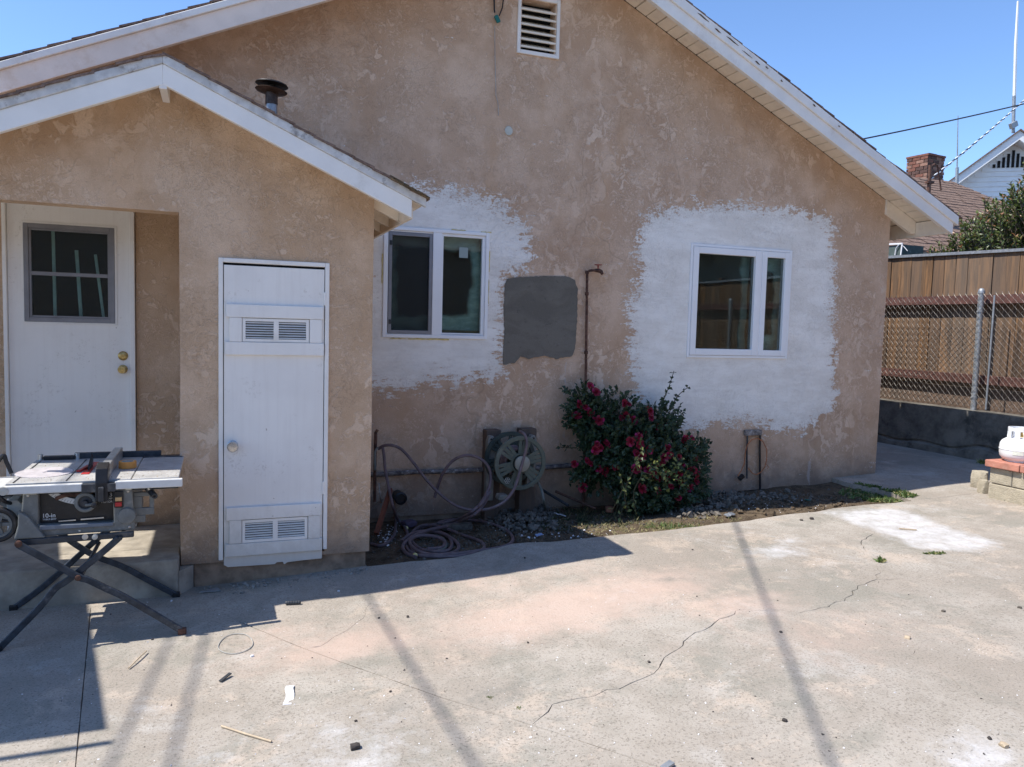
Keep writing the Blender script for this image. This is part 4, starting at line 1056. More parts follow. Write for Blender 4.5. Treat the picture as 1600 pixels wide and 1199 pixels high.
# ---- service mast and wires near the neighbour's roof
sm = thing('service_mast', 'thin brown service mast with a hooked head above the brown roof', 'mast', (12.87, 11.5, 4.0))
MB().tube([(12.89, 11.5, 3.4), (12.87, 11.5, 4.85)], .035, 8).build('pole', M_RUST, sm)
MB().tube([(12.87, 11.5, 4.78), (12.90, 11.5, 4.84), (12.98, 11.5, 4.88), (13.05, 11.5, 4.87), (13.10, 11.5, 4.72), (13.16, 11.5, 4.52), (13.19, 11.5, 4.40)], .016, 6).build('weather_head', M_RUST, sm)
MB().box((12.80, 11.46, 4.50), (12.96, 11.54, 4.54)).build('clamp', M_RUST, sm)
def catenary(a, b, sag, n=24):
    a = Vector(a); b = Vector(b)
    return [a.lerp(b, i/n)-Vector((0, 0, sag*4*(i/n)*(1-i/n))) for i in range(n+1)]
a = onY(1455, 279, 11.5); b = onY(1604, 148, 14.0); b2 = a+(b-a)*1.6
cp = catenary(a, b2, .10, 150)
def twist(pts, r, ph, turns):
    out = []
    for i, p_ in enumerate(pts):
        t_ = 2*pi*turns*i/(len(pts)-1)+ph; out.append(p_+Vector((0, cos(t_)*r, sin(t_)*r)))
    return out
sc_ = thing('service_cable', 'twisted black and white service cable rising right from the service mast', 'cable', tuple(a))
MB().tube(twist(cp, .014, 0, 26), .012, 5).build('black_strand', M_CABLE, sc_)
MB().tube(twist(cp, .014, pi, 26), .012, 5).build('white_strand', M_SIDING, sc_)
a = onY(1335, 209.3, 9.0); b = onY(1600, 152, 9.6)
o = MB().tube(catenary(a-(b-a)*.9, b+(b-a)*1.2, .12), .011, 6).build('overhead_wire', M_CABLE); tag(o, 'thin black wire crossing the sky above the right eave', 'wire')

# ---- white gabled house behind
RG = radians(-37)
wh = thing('white_house', 'white clapboard gabled house behind the shrub at the right edge', 'house', (22.42, 17, .7), rz=RG)
HM = Matrix.Translation((22.42, 17, 0)) @ Matrix.Rotation(RG, 4, 'Z')
apex = 7.74
_n = Vector((sin(RG), -cos(RG), 0)); _d = ray(1483, 285); _p = EY+_d*((Vector((22.42, 17, 0))-EY).dot(_n)/_d.dot(_n))
sl2 = (apex-_p.z)/math.hypot(_p.x-22.42, _p.y-17)
g = MB(); hw = 4.6
g.prism([(-hw, .6), (hw, .6), (hw, apex-.25-sl2*hw), (0, apex-.25), (-hw, apex-.25-sl2*hw)], 'y', .25, 8, HM)
g.build('wall', M_SIDING, wh)
z = 2.6; bdn = .15
while z < apex-.45:
    lim = min(hw, (apex-.28-z-bdn)/sl2)
    if lim > .1:
        g = MB(); seg_ = [(-lim, lim)]
        g.prism([(.25, z+bdn), (.225, z), (.25, z)], 'x', -lim, lim, HM); g.build('clapboard', M_SIDING, wh)
    z += bdn
for s_ in (-1, 1):
    g = MB(); hw2 = 5.1
    g.prism([(0, apex+.0), (s_*hw2, apex-sl2*hw2), (s_*hw2, apex-sl2*hw2-.26), (0, apex-.26)], 'y', -.25, -.18, HM); g.build('rake_board', M_SIDING, wh)
    g = MB(); g.prism([(0, apex+.05), (s_*(hw2+.1), apex-sl2*(hw2+.1)+.05), (s_*(hw2+.1), apex-sl2*(hw2+.1)), (0, apex)], 'y', -.30, 8.2, HM); g.build('roof', M_SHING, wh)
    g = MB(); g.prism([(0, apex-.26), (s_*hw2, apex-sl2*hw2-.26), (s_*hw2, apex-sl2*hw2-.27), (0, apex-.27)], 'y', -.18, .25, HM); g.build('soffit', M_SIDING, wh)
for i in range(-5, 6):
    x = i*.125; zt_ = apex-.42-sl2*abs(x)-.05; zb_ = apex-.98
    if zt_ > zb_+.03: MB().prism([(x-.036, zb_), (x+.036, zb_), (x+.036, zt_), (x-.036, zt_)], 'y', .205, .235, HM).build('vent_slot', M_DARK, wh)
an = thing('antenna_pole', 'tall pale whip antenna on the gable peak of the white house', 'antenna', (22.15, 17, 7.4))
MB().tube([onY(1583, 208, 17), onY(1584.5, 150, 17)], .05, 8).build('mast', M_GALV, an)
MB().tube([onY(1584.5, 165, 17), onY(1587, 70, 17), onY(1590.5, 2, 17)], [.05, .045, .03], 6).build('whip', M_SIDING, an)
MB().bar(onY(1579, 198, 16.95), onY(1588, 193, 16.95), .10, .16).build('bracket', M_GALV, an)
an2 = thing('thin_antenna', 'very thin grey antenna beside the brick chimney', 'antenna', (20.1, 17, 5.5))
MB().tube([onY(1495, 290, 17), onY(1495.5, 262, 17)], .05, 6).build('base', M_GALV, an2)
MB().tube([onY(1495.5, 262, 17), onY(1497, 181, 17)], [.022, .012], 5).build('whip', M_GALV, an2)

# ---- foliage helper: leaf shapes scattered along twigs in clumps
def leafmesh(name, spots, mat, parent=None, bend=.25, **kw):
    """spots: (position, direction, normal, length, width, tone)"""
    V = []; Fc = []; tone = []
    for p_, d, nrm, L_, w_, t_ in spots:
        d = d.normalized(); s_ = d.cross(nrm)
        if s_.length < 1e-4: s_ = d.orthogonal()
        s_ = s_.normalized(); n_ = s_.cross(d); b = len(V)
        q_ = [p_, p_+d*L_*.45+s_*w_*.5+n_*w_*bend, p_+d*L_*.5-n_*0, p_+d*L_*.45-s_*w_*.5+n_*w_*bend, p_+d*L_-n_*L_*.12]
        V += [tuple(x_) for x_ in q_]; Fc += [(b, b+1, b+2), (b, b+2, b+3), (b+2, b+1, b+4), (b+3, b+2, b+4)]; tone += [t_]*5
    me = bpy.data.meshes.new(name); me.from_pydata(V, [], Fc); me.materials.append(mat)
    at = me.attributes.new('leaf', 'FLOAT', 'POINT'); at.data.foreach_set('value', tone)
    o = bpy.data.objects.new(name, me); C.objects.link(o)
    if parent: o.parent = parent; o.matrix_parent_inverse = pinv(parent)
    tag(o, **kw); return o
def rv(): 
    while True:
        v = Vector((random.uniform(-1, 1), random.uniform(-1, 1), random.uniform(-1, 1)))
        if .05 < v.length < 1: return v
# photinia over the fence: upright shoots with whorled leaves, red-brown tips
ph = thing('photinia_shrub', 'dense green shrub with reddish leaf tips rising above the board fence', 'shrub', (9.3, 6.2, .7))
sp = []; stems = MB()
cen_ = [((9.25, 6.75, 2.45), .80), ((9.15, 6.1, 2.75), .80), ((9.4, 5.3, 2.8), .9), ((9.3, 4.3, 2.7), .95), ((9.0, 7.3, 2.25), .50), ((9.4, 6.3, 1.8), .9), ((9.5, 3.2, 2.5), .9)]
for c_, R_ in cen_:
    c_ = Vector(c_)
    for _ in range(int(560*R_*R_)):
        d = rv().normalized(); d.z = abs(d.z)*1.0 if random.random() < .8 else d.z
        d.x -= .25; d.normalize()
        base_ = c_+d*R_*random.uniform(.55, .98)*(1+.22*noise.noise(d*2.5+c_)); sd_ = (d*.5+Vector((0, 0, .8))+rv()*.35).normalized()
        L_ = random.uniform(.16, .34); red = random.random()
        stems.tube([base_-sd_*.1, base_+sd_*L_], .005, 3, False)
        nl_ = int(L_/.022)
        for i in range(nl_):
            t_ = i/nl_; a_ = i*2.4; o1 = sd_.orthogonal().normalized(); o2 = sd_.cross(o1)
            out = o1*cos(a_)+o2*sin(a_)
            dd = out*(1.0-.45*t_)+sd_*(.35+.7*t_)
            tone = random.random()*.6*(.5+.5*t_)+(.3 if (t_ > .75 and red > .35) else 0)+(.12 if t_ > .6 else 0)
            sp.append((base_+sd_*L_*t_, dd, sd_, random.uniform(.065, .10)*(1-.25*t_), random.uniform(.026, .038), min(1, tone)))
leafmesh('foliage', sp, M_PHOT, ph, kind='stuff'); stems.build('stem', M_BARK, ph, kind='stuff')
for i in range(5): MB().tube([(9.2+random.uniform(-.2, .3), 4.6+i*.55, .7), (9.25+random.uniform(-.2, .2), 4.6+i*.55+random.uniform(-.2, .2), 2.5)], [.04, .02], 7).build('trunk', M_BARK, ph)

# cooler / crate behind the fence
cb = thing('wrapped_crate', 'green grey crate with a torn pale wrapper behind the fence top', 'crate', (8.6, 8.1, .72))
MB().box((8.45, 7.93, .72), (8.85, 8.27, 2.735)).build('crate_body', plain('green_grey_box', (.10, .13, .12), .5, dirt=(.4, .4, .38), dirtamt=.4), cb)
g = MB()
g.bar((8.44, 8.30, 2.5), (8.44, 8.27, 2.79), .03, .012, (1, 0, 0)); g.bar((8.44, 7.92, 2.5), (8.44, 7.90, 2.75), .018, .012, (1, 0, 0))
g.bar((8.44, 8.29, 2.765), (8.44, 7.90, 2.745), .02, .02)
g.tube([(8.43, 8.00, 2.60), (8.43, 7.99, 2.68), (8.43, 7.95, 2.73)], .008, 5); g.tube([(8.43, 7.90, 2.72), (8.43, 7.86, 2.70), (8.43, 7.80, 2.64)], .004, 4)
g.build('torn_wrapper', M_PAPER, cb, kind='stuff')

# distant cypresses
for px_, py_, b_, nm in ((1441, 258, 283, 'taller dark cypress spire left of the chimney'), (1446.5, 266, 283, 'thin dark cypress spire touching the chimney side'), (1433, 274, 283, 'short bushy treetop left of the cypress spires')):
    t0_ = onY(px_, py_, 60); ct = thing('cypress_tree', nm, 'tree', (t0_.x, 60, 0)); H_ = t0_.z
    MB().tube([(t0_.x, 60, -.3), (t0_.x, 60, H_-.8)], [.3, .05], 6).build('trunk', M_BARK, ct)
    sp = []
    for _ in range(1500):
        t_ = random.random()**.8; r_ = (.62*(1-t_)**.7+.03)*(1.0 if 'short' not in nm else 1.9); a_ = random.random()*2*pi
        p_ = Vector((t0_.x+r_*cos(a_), 60+r_*sin(a_), H_-.4-(1-t_)*7 if True else 0)); sp.append((p_, Vector((cos(a_)*.25, sin(a_)*.25, 1)), rv(), .55, .22, random.random()))
    leafmesh('crown', sp, M_CYP, ct, kind='stuff')

# ------------------------------------------------------------------ left side, just outside the frame: patio cover, poles and overhead cables
pc = thing('patio_cover', 'flat boarded patio cover left of the porch', 'patio cover', (-3.2, 4.4, 0))
CM = plain('cover_boards', (.42, .38, .33), .8)
g = MB(); g.prism([(-1.90, 3.24), (-2.36, 5.75), (-5.4, 5.75), (-5.4, 3.24)], 'z', 2.40, 2.44); g.build('roof_panel', CM, pc)
MB().bar((-1.86, 3.135, 2.40), (-5.4, 3.10, 2.40), .030, .04).build('edge_beam', CM, pc)
for x_, y_ in ((-2.5, 5.5), (-2.7, 3.4), (-5.2, 3.4), (-5.2, 5.5)): MB().box((x_-.05, y_-.05, -.1), (x_+.05, y_+.05, 2.399)).build('post', CM, pc)
H5 = 5.5; sh = Vector((-.622*H5, .07*H5, H5))
def gw(p1, p2, yfar, ynear, label, r=.010):
    a = onG(*p1); b = onG(*p2); a = Vector((a.x, a.y, 0))+Vector((-.622, .07, 1))*(H5); b = Vector((b.x, b.y, 0))+Vector((-.622, .07, 1))*H5
    d = b-a; f_ = lambda y: a+d*((y-a.y)/d.y)
    e, n_ = f_(yfar), f_(ynear)
    o = MB().tube([e, e.lerp(n_, .5), n_], r, 8).build('overhead_cable', M_CABLE); tag(o, label, 'cable', None); return e, n_
ends = [gw((575, 922), (755, 1199), 5.6, -12, 'overhead cable over the yard from the pole beside the house', .010),
        gw((1170, 830), (1330, 1199), 6.2, -12, 'overhead cable over the yard from the mast on the main roof', .010),
        gw((265, 1000), (170, 1199), 5.6, -12, 'left overhead cable of the pair over the table saw side', .009),
        gw((320, 1000), (265, 1199), 5.6, -12, 'right overhead cable of the pair over the table saw side', .009)]
for i, (e, n_) in enumerate(ends):
    zb_ = 0 if i != 1 else rtop(e.x)-.1
    o = MB().tube([(e.x, e.y, zb_-.05), (e.x, e.y, e.z+.2)], .035, 8).build('cable_mast', M_GALV); tag(o, ['steel mast left of the patio cover carrying one cable', 'steel mast on the main roof carrying one cable', 'steel mast beyond the patio cover, left of the pair', 'steel mast beyond the patio cover, right of the pair'][i], 'mast')
    o = MB().tube([(n_.x, n_.y, -.3), (n_.x, n_.y, n_.z+.5)], [.14, .10], 10).build('utility_pole', M_BARK); tag(o, ['wooden utility pole behind the camera, nearest the centre', 'wooden utility pole furthest left behind the camera', 'wooden utility pole behind the camera, second from left', 'wooden utility pole behind the camera, third from left'][i], 'pole')
# what the panes and the shade look out on: an added, unseen building for reflections, and the tan house
gr_ = thing('unseen_garage', 'brown garage added behind the camera for the panes to reflect', 'unseen_garage', (1, -9, 0))
MB().box((-8.5, -14, -.1), (7.3, -8.8, 3.5)).build('wall', plain('dark_brown_wall', (.28, .235, .19), .8), gr_)
MB().prism([(-14.3, 3.5), (-8.5, 3.5), (-11.4, 4.3)], 'x', -8.9, 7.5).build('roof', M_SHING, gr_)
MB().box((-1, -8.85, 0), (1.6, -8.79, 2.2)).build('garage_door', plain('brown_door', (.12, .10, .085), .7), gr_)
nb = thing('tan_house', 'tan stucco house beyond the fence on the right of the yard', 'house', (12, -4, .7))
MB().box((10.2, -14, .6), (18, 2.2, 3.4)).build('wall', M_TAN, nb); MB().prism([(9.6, 3.35), (18.4, 3.35), (14, 5.3)], 'y', -14.3, 2.6).build('roof', M_SHING, nb)
# ------------------------------------------------------------------ things fixed to the wall
pts_ = [tuple(onY(*q, WY))[::2] for q in [(789, 445), (792, 436), (806, 434), (840, 432), (884, 432), (897, 437), (902, 452), (901, 500), (898, 545), (893, 557), (868, 561), (850, 556), (826, 561), (813, 557), (803, 568), (786, 570), (786, 545), (788, 520), (787, 480)]]
pp = [(x+.006*noise.noise((x*40, z*40, 0)), z+.006*noise.noise((x*40, z*40, 7))) for x, z in dense(pts_, .012)]
cp_ = wall('cement_patch', pp, [], WY-.010, .012, M_PATCH, None, .02, None, .003)
tag(cp_, 'dark grey square cement patch between the two windows', 'cement patch')
# fix stray parent-less inverse
sp_ = thing('standpipe', 'rusty vertical water pipe with a faucet between the cement patch and the right window', 'water pipe', (2.83, 5.77, .1))
MB().tube([(2.845, 5.77, .0), (2.836, 5.77, .8), (2.808, 5.765, 1.955), (2.812, 5.762, 1.972), (2.83, 5.755, 1.982), (2.87, 5.745, 1.985)], .0105, 10).build('riser', M_RUST, sp_, smooth=True)
for zz in (1.30, 1.78, 1.955): MB().lathe([(.0155, 0), (.0165, .004), (.0165, .022), (.0155, .026)], 12, Matrix.Translation((2.836-.028*(zz-.8)/1.15, 5.768, zz))).build('coupling', M_RUST, sp_, smooth=True)
g = MB(); g.tube([(2.865, 5.745, 1.985), (2.90, 5.735, 1.984), (2.915, 5.725, 1.975), (2.922, 5.715, 1.955)], [.014, .018, .016, .012], 10); g.build('faucet', M_RUST, sp_, smooth=True)
MB().lathe([(.006, 0), (.006, .03), (.03, .032), (.031, .038), (.006, .04)], 12, Matrix.Translation((2.89, 5.735, 1.995))).build('handle', plain('red_handle', (.30, .07, .05), .7), sp_)
hp = MB(); N = 60; Pp = [(.93+i*(2.80-.93)/N, 5.755, .377-.004*sin(i*.3)+.003*noise.noise((i*.9, 0, 0))) for i in range(N+1)]
hp.tube(Pp, [.019+.004*noise.noise((i*1.7, 3, 0)) for i in range(N+1)], 10)
hpo = hp.build('wall_pipe', plain('peeling_pipe', (.17, .15, .14), .8, var=.4, scale=30, bump=.8, dirt=(.62, .60, .58), dirtamt=.95), smooth=True); tag(hpo, 'horizontal pipe with peeling white paint running low along the wall behind the hose reel', 'pipe')
o = MB().tube([(1.085, 5.70, .18), (1.082, 5.70, .45), (1.085, 5.70, .70), (1.10, 5.70, .72)], .012, 8).build('hose_bib_pipe', M_RUST, smooth=True); tag(o, 'thin dark vertical pipe in the corner where the porch meets the wall', 'pipe')
Mc = Matrix.Translation(onY(625, 778, 5.70)) @ Matrix.Rotation(pi/2, 4, 'X')
g = MB().lathe([(.042, -.09), (.042, .01), (.048, .01), (.048, .03), (.036, .035), (.034, .02), (.001, .02)], 24, Mc)
o = g.build('cleanout_cap', M_BLACK, smooth=True); tag(o, 'round black drain cleanout sticking out of the wall base below the pipe', 'drain cap')
o = MB().bar((1.02, 5.28, .05), (1.17, 5.55, .30), .03, .03).build('leaning_stick', plain('rust_red_stick', (.20, .07, .04), .8)); tag(o, 'short reddish brown stick leaning in the corner behind the hose', 'stick')
# leaning metal rods right of the reel
for (a, b, r, mt_, lb) in (((848, 766), (888, 790), .012, M_DGREY, 'short dark banded rod leaning on the wall base right of the reel'), ((868, 768), (931, 795), .011, M_RUST, 'long rusty rod leaning on the wall base under the rose bush')):
    a = onY(*a, 5.70); b = onY(*b, 5.45); o = MB().tube([a, a.lerp(b, .5), b], r, 8).build('metal_rod', mt_, smooth=True); tag(o, lb, 'rod')

# conduit stub and wire loop under the right window
cs = thing('conduit_frame', 'black conduit frame with an orange wire loop under the right window', 'conduit', (4.6, 5.77, .1))
q = lambda px, py, y=5.775: onY(px, py, y)
MB().tube([q(1187.5, 765), q(1187, 700), q(1188, 676)], .010, 8).build('conduit', M_BLACK, cs, smooth=True)
MB().tube([q(1167, 748), q(1167, 700), q(1168, 677)], .008, 8).build('conduit', M_DGREY, cs, smooth=True)
g = MB(); a, b = q(1164, 681), q(1190, 672); g.box((a.x, 5.765, a.z), (b.x, 5.795, b.z)); g.build('top_bracket', plain('painted_bracket', (.25, .22, .20), .8, var=.4, scale=40, dirt=(.62, .6, .58), dirtamt=.9), cs, bevel=.003)
MB().tube([q(x, y, 5.745) for x, y in [(1153, 744), (1158, 736), (1163, 725), (1165, 705), (1168, 695), (1175, 687), (1184, 685), (1192, 690), (1198, 702), (1198, 718), (1195, 730), (1189, 738), (1182, 742), (1176, 740), (1169, 732)]], .0045, 6).build('wire_loop', M_ORWIRE, cs, smooth=True)
MB().tube([q(x, y, 5.742) for x, y in [(1196, 724), (1201, 730), (1199, 733)]], .003, 5).build('wire_end', M_ORWIRE, cs)
MB().box((-.028, -.016, -.018), (.028, .016, .018), Matrix.Translation(q(1158, 746, 5.74)) @ Matrix.Rotation(radians(-38), 4, 'Y')).build('plug', M_BLACK, cs, bevel=.004)

# cables and small marks high on the gable
tc = thing('hanging_cables', 'two black cables joined by a green connector hanging left of the gable vent', 'cables', (1.97, 5.77, 3.8))
MB().tube([q(771, -30), q(772, -5), q(772.5, 15), q(773, 20)], .006, 6).build('cable', M_CABLE, tc)
MB().tube([q(789, -30), q(787, -5), q(785, 12), q(780, 25)], .005, 6).build('cable', M_CABLE, tc)
MB().box((-.016, -.01, -.028), (.016, .01, .028), Matrix.Translation(q(777, 30, 5.765)) @ Matrix.Rotation(radians(-30), 4, 'Y')).build('connector', M_TEAL, tc, bevel=.005)
MB().tube([q(773, 40, 5.79), q(773.5, 90, 5.79), q(775, 150, 5.79), q(778, 160, 5.79), q(779, 181, 5.79)], .0028, 5).build('thin_wire', M_GRWIRE, tc)
c_ = onY(794.5, 205, WY); V = [(c_.x+.032*cos(a/20*2*pi)*(1+.2*noise.noise((a, 0, 0))), c_.z+.036*sin(a/20*2*pi)*(1+.2*noise.noise((a, 5, 0)))) for a in range(20)]
o = MB().prism(V, 'y', WY-.012, WY+.002).build('filler_spot', M_FILTER, bevel=.003); tag(o, 'small round pale filler spot on the gable below the green connector', 'filler spot')

# ------------------------------------------------------------------ hose reel
RC = Vector((2.108, 5.44, .492)); R = .205
hr = thing('hose_reel', 'faded green hose reel with beige hub mounted on two dark posts', 'hose reel', tuple(RC))
def disc(y, name, mat, r_, spokes=True):
    M_ = Matrix.Translation((RC.x, y, RC.z)) @ Matrix.Rotation(pi/2, 4, 'X')
    o = MB().ringp(r_*.84, r_, -.010, .012, 56, M_).build(name, mat, hr, bevel=.004, smooth=True)
    if spokes:
        MB().ringp(r_*.30, r_*.38, -.008, .010, 40, M_).build('hub_ring', mat, hr, bevel=.003)
        for k in range(6):
            a = radians(18+60*k); g = MB()
            for off, w_, h_ in ((-.030, .016, .012), (0, .018, .009), (.030, .016, .012)):
                ca, sa = cos(a), sin(a)
                p1 = Vector((ca*r_*.36-sa*off*.75, sa*r_*.36+ca*off*.75, 0)); p2 = Vector((ca*r_*.86-sa*off*1.25, sa*r_*.86+ca*off*1.25, 0))
                g.add([], [])
                q1 = M_ @ p1; q2 = M_ @ p2; g.bar(q1, q2, w_*1.6, h_, (0, -1, 0))
            g.build('spoke', mat, hr, bevel=.002)
    return o
disc(5.36, 'front_flange', M_REEL, R); disc(5.58, 'rear_flange', M_REELD, R*1.02)
M_ = Matrix.Translation((RC.x, 5.47, RC.z)) @ Matrix.Rotation(pi/2, 4, 'X')
MB().lathe([(.075, -.10), (.075, .10)], 28, M_).build('drum', M_REELD, hr, smooth=True)
MB().lathe([(.056, .0), (.060, .02), (.060, .028), (.052, .034), (.001, .036)], 36, Matrix.Translation((RC.x+.005, 5.352, RC.z)) @ Matrix.Rotation(pi/2, 4, 'X')).build('hub_cap', plain('dusty_beige_hub', (.30, .28, .23), .6, var=.08, dirt=(.17, .15, .12), dirtamt=.4), hr, smooth=True)
# a few turns of dark hose round the drum
P = [(RC.x+.10*cos(t*.5), 5.40+.0019*t, RC.z+.10*sin(t*.5)) for t in range(80)]
MB().tube(P, .012, 6).build('wound_hose', M_HOSE, hr, smooth=True)
# little rosette emblem
Mr = Matrix.Translation((RC.x-.105, 5.345, RC.z-.125)) @ Matrix.Rotation(pi/2, 4, 'X')
g = MB()
for k in range(6):
    a = k*pi/3; g.ringp(.007, .010, 0, .003, 12, Mr @ Matrix.Translation((.014*cos(a), .014*sin(a), 0)))
g.build('rosette_emblem', M_BEIGE, hr, kind='stuff')
g = MB(); g.prism([(1.925, .16), (1.985, .16), (1.99, .45), (2.02, .62), (1.975, .665), (1.945, .665), (1.93, .62)], 'y', 5.60, 5.66); g.build('wall_bracket', plain('beige_bracket', (.24, .225, .195), .6, dirt=(.15, .13, .11), dirtamt=.4), hr, bevel=.006)
g = MB(); g.prism([(2.26, .25), (2.33, .25), (2.34, .62), (2.325, .66), (2.295, .665), (2.27, .62)], 'y', 5.60, 5.66); g.build('wall_bracket', MAT['beige_bracket'], hr, bevel=.006)
for x_, z_ in ((1.958, .64), (2.31, .64)): MB().lathe([(.008, 0), (.008, .006), (.001, .007)], 10, Matrix.Translation((x_, 5.599, z_)) @ Matrix.Rotation(pi/2, 4, 'X')).build('bolt', M_BLACK, hr)
g = MB(); g.box((2.02, 5.62, RC.z-.03), (2.2, 5.66, RC.z+.03)); g.build('axle_block', M_REELD, hr)
g = MB(); g.prism([(1.945, .262), (2.005, .262), (2.02, .232), (2.01, .222), (1.94, .220), (1.932, .232)], 'y', 5.33, 5.42); g.build('guide_cup', plain('dusty_cup', (.22, .205, .175), .7), hr, bevel=.01)
for x0_, x1_, lb in ((1.945, 2.065, 'left'), (2.232, 2.366, 'right')):
    o = MB().box((x0_, 5.675, -.08), (x1_, 5.775, .70 if lb == 'left' else .705)).build('timber_post', M_STAKE, bevel=.006)
    tag(o, f'short dark timber post standing behind the {lb} side of the hose reel', 'post')

# ------------------------------------------------------------------ hoses
def smoothpath(P, n=8):
    P = [Vector(p_) for p_ in P]; out = []
    for i in range(len(P)-1):
        p0, p1, p2, p3 = P[max(0, i-1)], P[i], P[i+1], P[min(len(P)-1, i+2)]
        for k in range(n):
            t = k/n; out.append(.5*((2*p1)+(p2-p0)*t+(2*p0-5*p1+4*p2-p3)*t*t+(3*p1-3*p2+p3-p0)*t**3))
    return out+[P[-1]]
gh = thing('garden_hose', 'purple brown garden hose looping from the wall to a coil on the soil', 'hose', (1.5, 5.1, .05))
def hose(name, P, r=.0115, mat=M_HOSE, parent=gh, **kw): return MB().tube(smoothpath(P), r, 8).build(name, mat, parent, smooth=True, **kw)
def G(px, py, dz=.012):
    p_ = onZ(px, py, .05)
    for _ in range(5):
        z = bedz(p_.x, p_.y)+dz if p_.x > .8 else .02; p_ = onZ(px, py, z)
    return p_
hose('hose_run', [q(591, 702, 5.68), q(599, 697, 5.66), q(612, 696, 5.64), q(628, 703, 5.62), q(645, 722, 5.58), (q(660, 742, 5.52)), q(678, 763, 5.46), q(697, 780, 5.40), q(716, 792, 5.34), q(738, 797, 5.30), q(765, 795, 5.26), q(788, 784, 5.25), q(803, 765, 5.27), q(810, 745, 5.30), q(817, 720, 5.318), q(823, 695, 5.33), q(820, 680, 5.36), q(812, 674, 5.42)])
hose('hose_run', [q(598, 700, 5.66), q(600, 712, 5.62), q(602, 735, 5.60), q(608, 765, 5.52), q(614, 792, 5.40), G(622, 812, .05), G(634, 826, .02), G(640, 850), G(648, 867)], mat=M_HOSE)
hose('hose_run', [q(590, 700, 5.66), q(586, 708, 5.62), q(586, 735, 5.58)], .009, M_HOSE2)
hose('hose_run', [q(679, 778, 5.60), q(683, 764, 5.60), q(692, 740, 5.56), q(708, 720, 5.52), q(728, 712, 5.48), q(748, 716, 5.46), q(762, 728, 5.44), q(767, 745, 5.42), q(763, 765, 5.38), q(752, 785, 5.32), q(737, 800, 5.24), G(715, 812, .06), G(690, 818, .03), G(662, 823, .02), G(645, 832), G(635, 846), G(640, 862), G(655, 868), G(690, 870), G(725, 868), G(755, 858), G(750, 846), G(722, 836), G(690, 824, .03), G(664, 821, .03), G(648, 828, .03), G(642, 842, .02), G(655, 857, .02), G(680, 862, .02), G(700, 860, .02), G(706, 850, .02), G(700, 838, .02), G(684, 830, .02)])
hose('hose_run', [q(766, 768, 5.38), q(755, 790, 5.30), q(738, 806, 5.18), G(712, 816, .03), G(685, 818, .04), G(700, 813, .03), G(735, 813, .02), G(765, 818, .015), G(790, 828, .015), G(801, 840, .014), G(797, 850, .014), G(780, 856, .014), G(740, 862, .014), G(700, 867, .014)])
hose('hose_run', [q(613, 790, 5.42), G(618, 806, .04), G(617, 832, .015), G(608, 846), G(594, 853), G(580, 850)])
hose('hose_run', [G(668, 838, .02), G(685, 838, .02), G(696, 846, .02), G(696, 856, .02), G(684, 861, .02)], .008, M_HOSE2)
hose('grey_hose', [q(838, 750, 5.40), q(846, 765, 5.38), q(850, 785, 5.36), G(852, 800, .02), G(846, 812), G(838, 820)], .011, M_HOSE2, label='grey green hose end dropping right of the reel')
hose('thin_line', [q(592, 755, 5.62), q(594, 775, 5.5), G(600, 793, .03), G(615, 804, .02), G(635, 806, .02), G(651, 798, .03)], .004, M_GRWIRE)
hose('hose_run', [G(628, 846, .02), G(640, 836, .035), G(662, 830, .035), G(690, 834, .03), G(712, 846, .02), G(716, 858), G(700, 866, .02), G(668, 866, .02), G(648, 858, .03), G(640, 846, .04), G(652, 838, .045), G(676, 838, .04), G(694, 846, .03), G(690, 856, .02), G(668, 858, .02)], .0125)
hose('hose_run', [q(762, 772, 5.34), q(748, 792, 5.26), G(726, 812, .05), G(700, 822, .05), G(672, 828, .05), G(646, 838, .05), G(630, 852, .03), G(634, 864), G(650, 871)], .0125)
for k_, (px_, py_) in enumerate(((634, 826), (648, 868))):
    p_ = G(px_, py_, .012); MB().lathe([(.0145, -.018), (.0165, -.014), (.0165, .014), (.0145, .018)], 14, Matrix.Translation(p_) @ Matrix.Rotation(1.2, 4, 'X')).build('hose_coupling', M_BRASS, gh, smooth=True)
# bucket like dark lump, slab and red pieces
def dark_bag():
    bm = bmesh.new(); bmesh.ops.create_icosphere(bm, subdivisions=4, radius=1)
    for v in bm.verts:
        d = 1+.22*noise.noise(v.co*2.3)+.12*noise.noise(v.co*6); v.co *= d
        v.co.x *= .125; v.co.y *= .09; v.co.z = max(v.co.z, -.55)*.115
    me = bpy.data.meshes.new('crumpled_bag'); bm.to_mesh(me); bm.free(); me.materials.append(plain('black_bag', (.028, .026, .034), .38, var=.3, scale=30, bump=.5, dirt=(.16, .15, .15), dirtamt=.5)); shade(me, 60)
    o = bpy.data.objects.new('crumpled_bag', me); C.objects.link(o); p_ = G(668, 806); o.location = (p_.x, p_.y+.1, p_.z+.05); tag(o, 'crumpled black plastic bag on the soil under the wall pipe', 'bag')
dark_bag()
p_ = G(714, 826); rock('stone_slab', (p_.x, p_.y, p_.z+.012), (.150, .05, .036), M_STONE, 9.2, 3, label='flat elongated grey stone inside the hose coil area', cat='stone')
p_ = G(622, 822); rock('purple_rag', (p_.x+.08, p_.y-.02, p_.z+.02), (.07, .05, .03), plain('purple_rag', (.10, .07, .10), .8), 7.7, 3, label='small dull purple rag under the hoses', cat='rag')
p_ = G(952, 800); rock('brick_piece', (p_.x, p_.y, p_.z+.02), (.05, .04, .035), plain('orange_brick', (.30, .12, .07), .9), 4.4, 2, label='broken orange brick piece under the left of the rose bush', cat='brick piece')

